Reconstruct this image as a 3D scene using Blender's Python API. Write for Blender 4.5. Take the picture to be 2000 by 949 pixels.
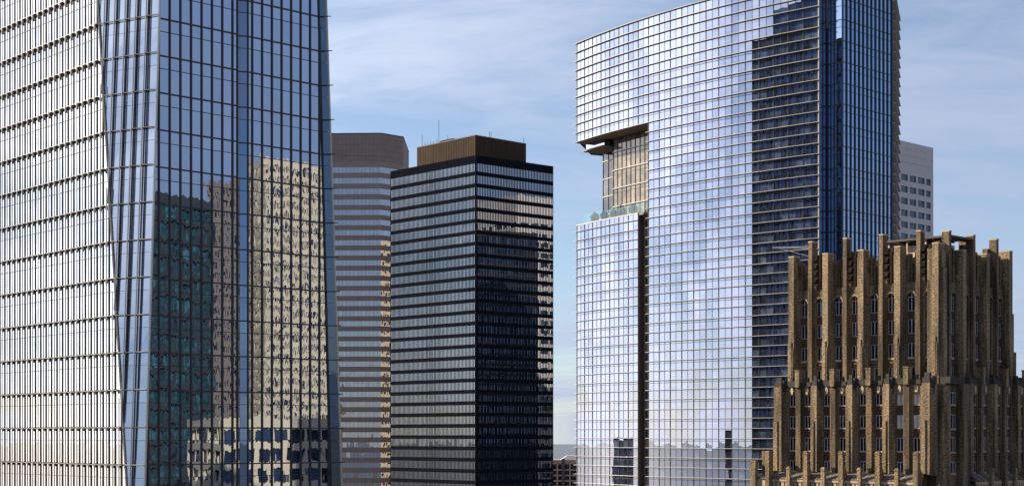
import bpy, math, random
from mathutils import Vector

random.seed(7)
for o in list(bpy.data.objects):
    bpy.data.objects.remove(o)
SC = bpy.context.scene
COL = SC.collection
R = math.radians
EYE = 100.0                    # the camera looks out of a high storey, 100 m above the street

# ------------------------------------------------------------------ camera
cam_data = bpy.data.cameras.new('camera')
cam = bpy.data.objects.new('camera', cam_data)
COL.objects.link(cam)
cam.location = (0, 0, EYE)
cam.rotation_euler = (R(90), 0, 0)
cam_data.sensor_width = 36
cam_data.lens = 55.8
cam_data.shift_y = 0.1873
cam_data.clip_start = 0.5
cam_data.clip_end = 60000
SC.camera = cam

# ------------------------------------------------------------------ sky, sun, exposure
SUN_AZ = Vector((-0.93, 0.37, 0)).normalized()
SUN_EL = R(30)
SUN_DIR = Vector((SUN_AZ.x * math.cos(SUN_EL), SUN_AZ.y * math.cos(SUN_EL), math.sin(SUN_EL)))
SKY_STRENGTH = 0.062
SUN_STRENGTH = 5.0
EXPOSURE = 1.18


def build_world():
    w = bpy.data.worlds.new('World')
    SC.world = w
    w.use_nodes = True
    nt = w.node_tree
    N, L = nt.nodes, nt.links
    N.clear()
    out = N.new('ShaderNodeOutputWorld')
    bg = N.new('ShaderNodeBackground')
    bg.inputs['Strength'].default_value = SKY_STRENGTH
    L.new(bg.outputs[0], out.inputs['Surface'])
    tc = N.new('ShaderNodeTexCoord')
    nrm = N.new('ShaderNodeVectorMath'); nrm.operation = 'NORMALIZE'
    L.new(tc.outputs['Generated'], nrm.inputs[0])
    sep = N.new('ShaderNodeSeparateXYZ'); L.new(nrm.outputs[0], sep.inputs[0])

    def math_node(op, a, b=None, clamp=False):
        m = N.new('ShaderNodeMath'); m.operation = op; m.use_clamp = clamp
        for i, v in enumerate((a, b)):
            if v is None:
                continue
            if isinstance(v, (int, float)):
                m.inputs[i].default_value = v
            else:
                L.new(v, m.inputs[i])
        return m.outputs[0]

    zc = math_node('MAXIMUM', sep.outputs['Z'], 0.012)
    cmb = N.new('ShaderNodeCombineXYZ')
    L.new(sep.outputs['X'], cmb.inputs[0]); L.new(sep.outputs['Y'], cmb.inputs[1]); L.new(zc, cmb.inputs[2])
    sky = N.new('ShaderNodeTexSky')
    sky.sky_type = 'NISHITA'
    sky.sun_disc = False
    sky.sun_elevation = SUN_EL
    sky.sun_rotation = math.atan2(SUN_AZ.x, SUN_AZ.y)
    sky.altitude = 100
    sky.air_density = 0.85
    sky.dust_density = 0.3
    sky.ozone_density = 2.4
    L.new(cmb.outputs[0], sky.inputs['Vector'])
    # thin high cloud, laid out on a sheet far overhead
    zz = math_node('ADD', zc, 0.16)
    px = math_node('DIVIDE', sep.outputs['X'], zz)
    py = math_node('DIVIDE', sep.outputs['Y'], zz)
    cv = N.new('ShaderNodeCombineXYZ'); L.new(px, cv.inputs[0]); L.new(py, cv.inputs[1])
    mp = N.new('ShaderNodeMapping'); L.new(cv.outputs[0], mp.inputs['Vector'])
    mp.inputs['Rotation'].default_value = (0, 0, R(30))
    mp.inputs['Scale'].default_value = (0.62, 1.15, 1.0)
    mp.inputs['Location'].default_value = (3.1, 1.7, 0)
    n1 = N.new('ShaderNodeTexNoise'); L.new(mp.outputs[0], n1.inputs['Vector'])
    n1.inputs['Scale'].default_value = 1.35; n1.inputs['Detail'].default_value = 7
    n1.inputs['Roughness'].default_value = 0.56; n1.inputs['Distortion'].default_value = 0.55
    n2 = N.new('ShaderNodeTexNoise'); L.new(mp.outputs[0], n2.inputs['Vector'])
    n2.inputs['Scale'].default_value = 5.5; n2.inputs['Detail'].default_value = 6
    n2.inputs['Roughness'].default_value = 0.6; n2.inputs['Distortion'].default_value = 0.9
    mix = math_node('ADD', math_node('MULTIPLY', n1.outputs['Fac'], 0.72), math_node('MULTIPLY', n2.outputs['Fac'], 0.28))
    mr = N.new('ShaderNodeMapRange'); mr.interpolation_type = 'SMOOTHSTEP'
    L.new(mix, mr.inputs['Value'])
    mr.inputs['From Min'].default_value = 0.36; mr.inputs['From Max'].default_value = 0.64
    mr.inputs['To Min'].default_value = 0.16; mr.inputs['To Max'].default_value = 0.97
    # thin cloud scatters sunlight forward: brighter towards the sun on every side of it
    dot = N.new('ShaderNodeVectorMath'); dot.operation = 'DOT_PRODUCT'
    L.new(nrm.outputs[0], dot.inputs[0]); dot.inputs[1].default_value = SUN_DIR
    ph = math_node('MAXIMUM', dot.outputs['Value'], 0.0)
    ph = math_node('POWER', ph, 3.6)
    fwd = N.new('ShaderNodeVectorMath'); fwd.operation = 'SCALE'
    fwd.inputs[0].default_value = (23.0, 22.4, 21.8)
    L.new(ph, fwd.inputs['Scale'])
    cc = N.new('ShaderNodeVectorMath'); cc.operation = 'ADD'
    cc.inputs[0].default_value = (3.35, 3.95, 5.35)
    L.new(fwd.outputs[0], cc.inputs[1])
    mx = N.new('ShaderNodeMix'); mx.data_type = 'RGBA'
    L.new(mr.outputs[0], mx.inputs['Factor'])
    L.new(sky.outputs[0], mx.inputs['A']); L.new(cc.outputs[0], mx.inputs['B'])
    L.new(mx.outputs['Result'], bg.inputs['Color'])


build_world()
sun_data = bpy.data.lights.new('sun', 'SUN')
sun_data.energy = SUN_STRENGTH
sun_data.angle = R(0.6)
sun_data.color = (1.0, 0.85, 0.64)
sun = bpy.data.objects.new('sun', sun_data)
COL.objects.link(sun)
sun.rotation_euler = (-SUN_DIR).to_track_quat('-Z', 'Y').to_euler()
sun.location = (-200, 100, 300)
SC.view_settings.view_transform = 'Standard'
SC.view_settings.look = 'None'
SC.view_settings.exposure = EXPOSURE
SC.view_settings.gamma = 1.0
SC.view_settings.use_curve_mapping = False
SC.render.engine = 'CYCLES'
SC.cycles.max_bounces = 8
SC.cycles.glossy_bounces = 5
SC.cycles.caustics_reflective = False

# ------------------------------------------------------------------ materials
MAT = {}


def new_mat(name):
    m = bpy.data.materials.new(name)
    m.use_nodes = True
    m.node_tree.nodes.clear()
    MAT[name] = m
    nt = m.node_tree
    out = nt.nodes.new('ShaderNodeOutputMaterial')
    return m, nt.nodes, nt.links, out


def plain(name, col, rough=0.6, metal=0.0, vary=0.12, scale=0.6, fine=8.0, stretch=(1, 1, 1), bump=0.0, spec=0.5):
    """painted, cast or stone surface: base colour with soft blotches and fine grain"""
    m, N, L, out = new_mat(name)
    bs = N.new('ShaderNodeBsdfPrincipled'); L.new(bs.outputs[0], out.inputs[0])
    g = N.new('ShaderNodeNewGeometry')
    mp = N.new('ShaderNodeMapping'); L.new(g.outputs['Position'], mp.inputs['Vector'])
    mp.inputs['Scale'].default_value = stretch
    n1 = N.new('ShaderNodeTexNoise'); n1.inputs['Scale'].default_value = scale; n1.inputs['Detail'].default_value = 4
    n2 = N.new('ShaderNodeTexNoise'); n2.inputs['Scale'].default_value = fine; n2.inputs['Detail'].default_value = 2
    L.new(mp.outputs[0], n1.inputs['Vector']); L.new(mp.outputs[0], n2.inputs['Vector'])
    a = N.new('ShaderNodeMath'); a.operation = 'ADD'
    L.new(n1.outputs['Fac'], a.inputs[0]); L.new(n2.outputs['Fac'], a.inputs[1])
    mr = N.new('ShaderNodeMapRange'); L.new(a.outputs[0], mr.inputs['Value'])
    mr.inputs['From Min'].default_value = 0.6; mr.inputs['From Max'].default_value = 1.4
    mr.inputs['To Min'].default_value = 1 - vary; mr.inputs['To Max'].default_value = 1 + vary
    sc = N.new('ShaderNodeVectorMath'); sc.operation = 'SCALE'
    sc.inputs[0].default_value = col
    L.new(mr.outputs[0], sc.inputs['Scale'])
    L.new(sc.outputs[0], bs.inputs['Base Color'])
    bs.inputs['Roughness'].default_value = rough
    bs.inputs['Metallic'].default_value = metal
    bs.inputs['Specular IOR Level'].default_value = spec
    if bump:
        b = N.new('ShaderNodeBump'); b.inputs['Strength'].default_value = 1.0
        b.inputs['Distance'].default_value = bump
        L.new(n2.outputs['Fac'], b.inputs['Height']); L.new(b.outputs[0], bs.inputs['Normal'])
    return m


def glass(name, tint, inner, r0, wav=0.004, scale=(0.9, 0.9, 0.45), rough=0.0, inner_vary=0.5, blinds=3.0):
    """coated curtain-wall glass: a mirror layer that grows towards grazing angles over a dark room,
    with the slight waviness of tempered panes"""
    m, N, L, out = new_mat(name)
    g = N.new('ShaderNodeNewGeometry')
    mp = N.new('ShaderNodeMapping'); L.new(g.outputs['Position'], mp.inputs['Vector'])
    mp.inputs['Scale'].default_value = scale
    n1 = N.new('ShaderNodeTexNoise'); n1.inputs['Scale'].default_value = 1.0; n1.inputs['Detail'].default_value = 1.5
    L.new(mp.outputs[0], n1.inputs['Vector'])
    sb = N.new('ShaderNodeVectorMath'); sb.operation = 'SUBTRACT'
    L.new(n1.outputs['Color'], sb.inputs[0]); sb.inputs[1].default_value = (0.5, 0.5, 0.5)
    sl = N.new('ShaderNodeVectorMath'); sl.operation = 'SCALE'; sl.inputs['Scale'].default_value = wav
    L.new(sb.outputs[0], sl.inputs[0])
    ad = N.new('ShaderNodeVectorMath'); ad.operation = 'ADD'
    L.new(g.outputs['Normal'], ad.inputs[0]); L.new(sl.outputs[0], ad.inputs[1])
    nn = N.new('ShaderNodeVectorMath'); nn.operation = 'NORMALIZE'; L.new(ad.outputs[0], nn.inputs[0])
    gl = N.new('ShaderNodeBsdfGlossy'); gl.inputs['Color'].default_value = (*tint, 1)
    gl.inputs['Roughness'].default_value = rough
    L.new(nn.outputs[0], gl.inputs['Normal'])
    # room behind: blinds, ceilings and dark gaps vary from place to place
    mp2 = N.new('ShaderNodeMapping'); L.new(g.outputs['Position'], mp2.inputs['Vector'])
    mp2.inputs['Scale'].default_value = (0.55, 0.55, 0.8)
    vo = N.new('ShaderNodeTexNoise'); vo.inputs['Scale'].default_value = 1.0; vo.inputs['Detail'].default_value = 3
    L.new(mp2.outputs[0], vo.inputs['Vector'])
    mr = N.new('ShaderNodeMapRange'); L.new(vo.outputs['Fac'], mr.inputs['Value'])
    mr.inputs['From Min'].default_value = 0.3; mr.inputs['From Max'].default_value = 0.7
    mr.inputs['To Min'].default_value = 1 - inner_vary; mr.inputs['To Max'].default_value = 1 + inner_vary
    sc = N.new('ShaderNodeVectorMath'); sc.operation = 'SCALE'; sc.inputs[0].default_value = inner
    L.new(mr.outputs[0], sc.inputs['Scale'])
    # every pane differs a little: a blind half down, a lit ceiling, another glass batch
    oi = N.new('ShaderNodeObjectInfo'); pa = N.new('ShaderNodeAttribute'); pa.attribute_name = 'pane'
    sm = N.new('ShaderNodeMath'); sm.operation = 'ADD'; L.new(oi.outputs['Random'], sm.inputs[0]); L.new(pa.outputs['Fac'], sm.inputs[1])
    fc = N.new('ShaderNodeMath'); fc.operation = 'FRACT'; L.new(sm.outputs[0], fc.inputs[0])
    pw = N.new('ShaderNodeMath'); pw.operation = 'POWER'; L.new(fc.outputs[0], pw.inputs[0]); pw.inputs[1].default_value = 5.0
    pm = N.new('ShaderNodeMath'); pm.operation = 'MULTIPLY_ADD'; L.new(pw.outputs[0], pm.inputs[0]); pm.inputs[1].default_value = blinds; pm.inputs[2].default_value = 0.8
    sc2 = N.new('ShaderNodeVectorMath'); sc2.operation = 'SCALE'; L.new(sc.outputs[0], sc2.inputs[0]); L.new(pm.outputs[0], sc2.inputs['Scale'])
    tm = N.new('ShaderNodeMath'); tm.operation = 'MULTIPLY_ADD'; L.new(fc.outputs[0], tm.inputs[0]); tm.inputs[1].default_value = -0.13; tm.inputs[2].default_value = 1.0
    tv = N.new('ShaderNodeVectorMath'); tv.operation = 'SCALE'; tv.inputs[0].default_value = tint; L.new(tm.outputs[0], tv.inputs['Scale'])
    L.new(tv.outputs[0], gl.inputs['Color'])
    df = N.new('ShaderNodeBsdfDiffuse'); L.new(sc2.outputs[0], df.inputs['Color'])
    fr = N.new('ShaderNodeFresnel'); fr.inputs['IOR'].default_value = 1.5
    f1 = N.new('ShaderNodeMath'); f1.operation = 'MULTIPLY_ADD'
    L.new(fr.outputs[0], f1.inputs[0]); f1.inputs[1].default_value = 1 - r0; f1.inputs[2].default_value = r0
    mx = N.new('ShaderNodeMixShader')
    L.new(f1.outputs[0], mx.inputs[0]); L.new(df.outputs[0], mx.inputs[1]); L.new(gl.outputs[0], mx.inputs[2])
    L.new(mx.outputs[0], out.inputs[0])
    return m


def brick(name, c1, c2, dirt=0.5):
    """mixed-colour rough brickwork: courses too fine to tell apart, with soot streaks"""
    m, N, L, out = new_mat(name)
    bs = N.new('ShaderNodeBsdfPrincipled'); L.new(bs.outputs[0], out.inputs[0])
    bs.inputs['Roughness'].default_value = 0.9
    g = N.new('ShaderNodeNewGeometry')
    mp = N.new('ShaderNodeMapping'); L.new(g.outputs['Position'], mp.inputs['Vector'])
    mp.inputs['Scale'].default_value = (3.2, 3.2, 9.0)
    n1 = N.new('ShaderNodeTexNoise'); n1.inputs['Scale'].default_value = 1.0; n1.inputs['Detail'].default_value = 2
    L.new(mp.outputs[0], n1.inputs['Vector'])
    cr = N.new('ShaderNodeValToRGB'); L.new(n1.outputs['Fac'], cr.inputs['Fac'])
    e = cr.color_ramp.elements
    e[0].position = 0.34; e[0].color = (*[c * 0.42 for c in c1], 1)
    e[1].position = 0.70; e[1].color = (*c2, 1)
    k = e.new(0.5); k.color = (*c1, 1)
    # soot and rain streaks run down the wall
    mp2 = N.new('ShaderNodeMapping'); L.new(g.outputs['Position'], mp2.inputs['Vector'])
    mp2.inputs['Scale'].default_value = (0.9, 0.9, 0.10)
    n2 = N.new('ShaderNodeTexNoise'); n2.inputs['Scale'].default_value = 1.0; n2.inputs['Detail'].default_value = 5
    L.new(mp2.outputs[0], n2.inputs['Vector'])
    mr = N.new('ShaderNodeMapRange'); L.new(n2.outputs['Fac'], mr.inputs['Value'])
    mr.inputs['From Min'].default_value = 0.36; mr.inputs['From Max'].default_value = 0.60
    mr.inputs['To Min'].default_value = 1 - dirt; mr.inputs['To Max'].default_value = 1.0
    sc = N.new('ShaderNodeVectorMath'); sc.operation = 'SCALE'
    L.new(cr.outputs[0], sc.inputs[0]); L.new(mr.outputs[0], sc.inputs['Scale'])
    L.new(sc.outputs[0], bs.inputs['Base Color'])
    b = N.new('ShaderNodeBump'); b.inputs['Strength'].default_value = 0.9; b.inputs['Distance'].default_value = 0.12
    L.new(n1.outputs['Fac'], b.inputs['Height']); L.new(b.outputs[0], bs.inputs['Normal'])
    return m


glass('tower_glass_bright', (0.93, 0.95, 1.0), (0.10, 0.11, 0.13), 0.72, 0.005)
glass('tower_glass_blue', (0.66, 0.78, 1.0), (0.012, 0.020, 0.035), 0.50, 0.0085, (2.2, 2.2, 0.42))
glass('tower_glass_chamfer', (0.72, 0.82, 1.0), (0.05, 0.06, 0.09), 0.45, 0.004)
glass('curved_glass', (0.70, 0.745, 0.93), (0.03, 0.04, 0.065), 0.48, 0.0045, (0.5, 0.5, 0.4))
glass('curved_glass_side', (0.55, 0.72, 1.0), (0.012, 0.025, 0.06), 0.56, 0.004)
glass('curved_glass_dark', (0.50, 0.62, 0.95), (0.008, 0.015, 0.045), 0.30, 0.006)
glass('recess_glass', (0.75, 0.72, 0.66), (0.20, 0.165, 0.13), 0.10, 0.006, blinds=0.7)
glass('corner_glass', (0.45, 0.6, 0.85), (0.008, 0.018, 0.035), 0.20, 0.004)  # darker colour and weaker mirror stand in for the dark reflection on this facet
glass('notch_glass', (0.5, 0.66, 0.95), (0.008, 0.02, 0.05), 0.30, 0.005)  # darkness of the wall's different reflection is put into the glass colour
glass('recess_dark_glass', (0.6, 0.62, 0.66), (0.05, 0.046, 0.045), 0.12, 0.006)
m, N, L, out = new_mat('rail_glass')
tr = N.new('ShaderNodeBsdfTransparent'); tr.inputs['Color'].default_value = (0.80, 0.93, 0.92, 1)
gl = N.new('ShaderNodeBsdfGlossy'); gl.inputs['Roughness'].default_value = 0.0
mx = N.new('ShaderNodeMixShader'); mx.inputs[0].default_value = 0.10
L.new(tr.outputs[0], mx.inputs[1]); L.new(gl.outputs[0], mx.inputs[2]); L.new(mx.outputs[0], out.inputs[0])
glass('black_tower_glass', (0.80, 0.88, 1.0), (0.012, 0.016, 0.025), 0.66, 0.004, (0.4, 0.4, 0.3))
glass('striped_glass', (0.80, 0.81, 0.90), (0.06, 0.06, 0.068), 0.42, 0.008, (0.7, 0.7, 0.3))
glass('office_glass', (0.55, 0.68, 0.85), (0.02, 0.03, 0.045), 0.16, 0.003)
glass('old_window_glass', (0.55, 0.62, 0.85), (0.010, 0.012, 0.022), 0.12, 0.006)
glass('navy_glass', (0.35, 0.5, 0.8), (0.026, 0.062, 0.15), 0.14, 0.004)
glass('dim_glass', (0.35, 0.45, 0.7), (0.010, 0.016, 0.034), 0.10, 0.004)
glass('teal_glass', (0.35, 0.6, 0.65), (0.018, 0.056, 0.072), 0.16, 0.006, (0.9, 0.9, 0.45), 0.0, 0.9, 1.2)
plain('mullion_dark', (0.035, 0.035, 0.04), 0.45, 0.3)
plain('fin_metal', (0.48, 0.45, 0.42), 0.42, 0.5)
plain('bracket_metal', (0.045, 0.040, 0.030), 0.5, 0.3)
plain('rail_metal', (0.42, 0.38, 0.32), 0.4, 0.5)
plain('core_dark', (0.02, 0.022, 0.028), 0.8)
plain('shade_metal', (0.43, 0.405, 0.365), 0.55, 0.1)
plain('soffit_brown', (0.20, 0.15, 0.12), 0.7)
plain('slot_stone', (0.19, 0.165, 0.15), 0.8)
plain('black_steel', (0.013, 0.015, 0.022), 1.0, 0.0, spec=0.0)
plain('penthouse_bronze', (0.052, 0.037, 0.026), 0.9, 0.0, 0.35, 0.25, 1.2, (1, 1, 0.08), spec=0.1)
plain('granite', (0.25, 0.192, 0.168), 0.75, 0, 0.12, 0.35, 3.0)
plain('granite_crown', (0.22, 0.168, 0.15), 0.75, 0, 0.16, 0.3, 2.0)
plain('white_precast', (0.54, 0.49, 0.49), 0.8, 0, 0.05)
plain('beige_precast', (0.43, 0.36, 0.265), 0.85, 0, 0.08)
plain('brown_precast', (0.17, 0.135, 0.115), 0.85, 0, 0.12)
plain('grey_roofing', (0.45, 0.45, 0.48), 0.8)
plain('tan_concrete', (0.34, 0.22, 0.15), 0.85)
plain('brown_dark', (0.07, 0.055, 0.055), 0.8)
plain('terracotta', (0.062, 0.030, 0.022), 0.8, 0, 0.35, 2.0, 12, (1, 1, 0.4))
plain('soot_stone', (0.035, 0.03, 0.028), 0.9, 0, 0.4, 1.5, 9)
plain('limestone', (0.40, 0.31, 0.22), 0.9, 0, 0.3, 0.8, 7)
plain('window_frame', (0.42, 0.42, 0.44), 0.6)
plain('blind_white', (0.55, 0.53, 0.49), 0.9, 0, 0.1)
plain('copper_roof', (0.075, 0.062, 0.058), 0.6, 0, 0.3, 0.8, 5)
plain('peach_render', (0.52, 0.40, 0.29), 0.85)
plain('white_paint', (0.75, 0.74, 0.72), 0.5)
plain('ground_asphalt', (0.06, 0.058, 0.055), 0.9, 0, 0.4, 0.01, 0.2)
plain('leaf', (0.045, 0.055, 0.022), 0.8, 0, 0.4, 2.0, 20)
plain('twig', (0.06, 0.045, 0.03), 0.9)
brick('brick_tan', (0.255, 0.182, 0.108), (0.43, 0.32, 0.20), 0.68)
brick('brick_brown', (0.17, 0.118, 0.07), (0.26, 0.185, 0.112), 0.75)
m, N, L, out = new_mat('sea_water')
bs = N.new('ShaderNodeBsdfPrincipled'); L.new(bs.outputs[0], out.inputs[0])
bs.inputs['Base Color'].default_value = (0.10, 0.125, 0.16, 1); bs.inputs['Roughness'].default_value = 0.7; bs.inputs['Specular IOR Level'].default_value = 0.1


# ------------------------------------------------------------------ geometry helpers
def world_loc(o):
    v = Vector((0, 0, 0))
    while o is not None:
        v += Vector(o.location); o = o.parent
    return v


class Face:
    """a vertical facade: s metres along it, z metres above eye level, d metres out of it"""
    def __init__(self, p, u, n):
        self.p = p; ul = math.hypot(*u); self.u = (u[0] / ul, u[1] / ul)
        nl = math.hypot(*n); self.n = (n[0] / nl, n[1] / nl)

    def at(self, s, z, d=0.0):
        return (self.p[0] + self.u[0] * s + self.n[0] * d, self.p[1] + self.u[1] * s + self.n[1] * d, EYE + z)

    def shifted(self, s, d):
        q = self.at(s, 0, d)
        return Face((q[0], q[1]), self.u, self.n)


def face2(a, b, toward=(0, 0)):
    """facade from plan point a to plan point b whose outside is on the side of 'toward'"""
    u = (b[0] - a[0], b[1] - a[1])
    n = (u[1], -u[0])
    if n[0] * (toward[0] - a[0]) + n[1] * (toward[1] - a[1]) < 0:
        n = (-n[0], -n[1])
    f = Face(a, u, n); f.len = math.hypot(*u)
    return f


class MB:
    def __init__(self):
        self.v = []; self.f = []

    def hexa(self, p):
        """eight corners: bottom ring 0-3, top ring 4-7"""
        b = len(self.v); self.v += [tuple(q) for q in p]
        fs = [(0, 3, 2, 1), (4, 5, 6, 7), (0, 1, 5, 4), (1, 2, 6, 5), (2, 3, 7, 6), (3, 0, 4, 7)]
        a = Vector(p[1]) - Vector(p[0]); c = Vector(p[3]) - Vector(p[0]); e = Vector(p[4]) - Vector(p[0])
        if a.cross(c).dot(e) < 0:
            fs = [tuple(reversed(q)) for q in fs]
        self.f += [tuple(b + i for i in q) for q in fs]
        return self

    def box(self, F, s0, s1, z0, z1, d0, d1):
        return self.hexa([F.at(s0, z0, d0), F.at(s1, z0, d0), F.at(s1, z0, d1), F.at(s0, z0, d1),
                          F.at(s0, z1, d0), F.at(s1, z1, d0), F.at(s1, z1, d1), F.at(s0, z1, d1)])

    def prism(self, ring0, ring1):
        """two matching polygon rings joined by side faces, with caps"""
        b = len(self.v); n = len(ring0)
        self.v += [tuple(q) for q in ring0] + [tuple(q) for q in ring1]
        fs = [tuple(range(n))[::-1], tuple(range(n, 2 * n))]
        for i in range(n):
            j = (i + 1) % n
            fs.append((i, j, n + j, n + i))
        c0 = sum((Vector(q) for q in ring0), Vector()) / n
        c1 = sum((Vector(q) for q in ring1), Vector()) / n
        nv = Vector()
        for i in range(n):
            a = Vector(ring0[i]) - c0; c = Vector(ring0[(i + 1) % n]) - c0
            nv += a.cross(c)
        if nv.dot(c1 - c0) < 0:
            fs = [tuple(reversed(q)) for q in fs]
        self.f += [tuple(b + i for i in q) for q in fs]
        return self

    def prism_sz(self, F, poly, d0, d1):
        return self.prism([F.at(s, z, d0) for s, z in poly], [F.at(s, z, d1) for s, z in poly])

    def prism_dz(self, F, poly, s0, s1):
        return self.prism([F.at(s0, z, d) for d, z in poly], [F.at(s1, z, d) for d, z in poly])

    def plan(self, poly, z0, z1, poly1=None):
        return self.prism([(x, y, EYE + z0) for x, y in poly], [(x, y, EYE + z1) for x, y in (poly1 or poly)])

    def tube(self, a, b, r, n=6):
        a = Vector(a); b = Vector(b); t = (b - a).normalized()
        x = t.orthogonal().normalized(); y = t.cross(x)
        ring = [x * math.cos(2 * math.pi * i / n) * r + y * math.sin(2 * math.pi * i / n) * r for i in range(n)]
        return self.prism([a + q for q in ring], [b + q for q in ring])

    def build(self, name, mat, parent=None, kind=None):
        o0 = world_loc(parent)
        me = bpy.data.meshes.new(name)
        me.from_pydata([(x - o0.x, y - o0.y, z - o0.z) for x, y, z in self.v], [], self.f)
        me.materials.append(MAT[mat])
        if len(self.f) > 6 and len(self.f) % 6 == 0:
            at = me.attributes.new('pane', 'FLOAT', 'FACE')
            vals = []
            for _ in range(len(self.f) // 6):
                vals += [random.random()] * 6
            at.data.foreach_set('value', vals)
        o = bpy.data.objects.new(name, me)
        COL.objects.link(o)
        o.parent = parent
        if kind:
            o['kind'] = kind
        return o


def thing(name, label, cat, loc, group=None):
    o = bpy.data.objects.new(name, None)
    COL.objects.link(o)
    o.location = loc
    o.empty_display_size = 2
    o['label'] = label; o['category'] = cat
    if group:
        o['group'] = group
    return o


_cache = {}


def slab(F, w, h, d0, d1, mat):
    """shared mesh of a pane or bar of a facade, centred on its own middle"""
    key = (round(F.u[0], 5), round(F.u[1], 5), round(F.n[0], 5), round(w, 3), round(h, 3), round(d0, 3), round(d1, 3), mat)
    if key in _cache:
        return _cache[key]
    G = Face((0, 0), F.u, F.n)
    mb = MB()
    mb.box(G, -w / 2, w / 2, -h / 2, h / 2, d0, d1)
    me = bpy.data.meshes.new('piece')
    me.from_pydata([(x, y, z - EYE) for x, y, z in mb.v], [], mb.f)
    me.materials.append(MAT[mat])
    _cache[key] = me
    return me


def piece(name, F, s, z, w, h, d0, d1, mat, parent, tilt=0.0, label=None):
    """one pane, bar or panel as an object of its own (mesh data shared between alike ones)"""
    o = bpy.data.objects.new(name, slab(F, w, h, d0, d1, mat))
    COL.objects.link(o)
    o.parent = parent
    o.location = Vector(F.at(s, z, 0)) - world_loc(parent)
    if tilt:
        o.rotation_euler = (random.gauss(0, tilt), random.gauss(0, tilt), random.gauss(0, tilt))
    if label:
        o['label'] = label
    return o


def tilted_pane(mb, F, s0, s1, z0, z1, d0, d1, tilt):
    """a pane of a joined sheet, leaning by a hair like its neighbours do"""
    a = random.gauss(0, tilt) * (s1 - s0) / 2; b = random.gauss(0, tilt) * (z1 - z0) / 2
    mb.hexa([F.at(s0, z0, d0), F.at(s1, z0, d0), F.at(s1, z0, d1 + a - b), F.at(s0, z0, d1 - a - b),
             F.at(s0, z1, d0), F.at(s1, z1, d0), F.at(s1, z1, d1 + a + b), F.at(s0, z1, d1 - a + b)])


# ------------------------------------------------------------------ the setting
def disc(name, r, z, mat, n=96, r_in=None):
    me = bpy.data.meshes.new(name)
    vs = [(r * math.cos(2 * math.pi * i / n), r * math.sin(2 * math.pi * i / n), z) for i in range(n)]
    me.from_pydata(vs, [], [tuple(range(n))])
    me.materials.append(MAT[mat])
    o = bpy.data.objects.new(name, me); COL.objects.link(o)
    o['kind'] = 'structure'
    return o


disc('sea', 17500, -0.5, 'sea_water')
disc('ground', 2600, 0.0, 'ground_asphalt')


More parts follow.
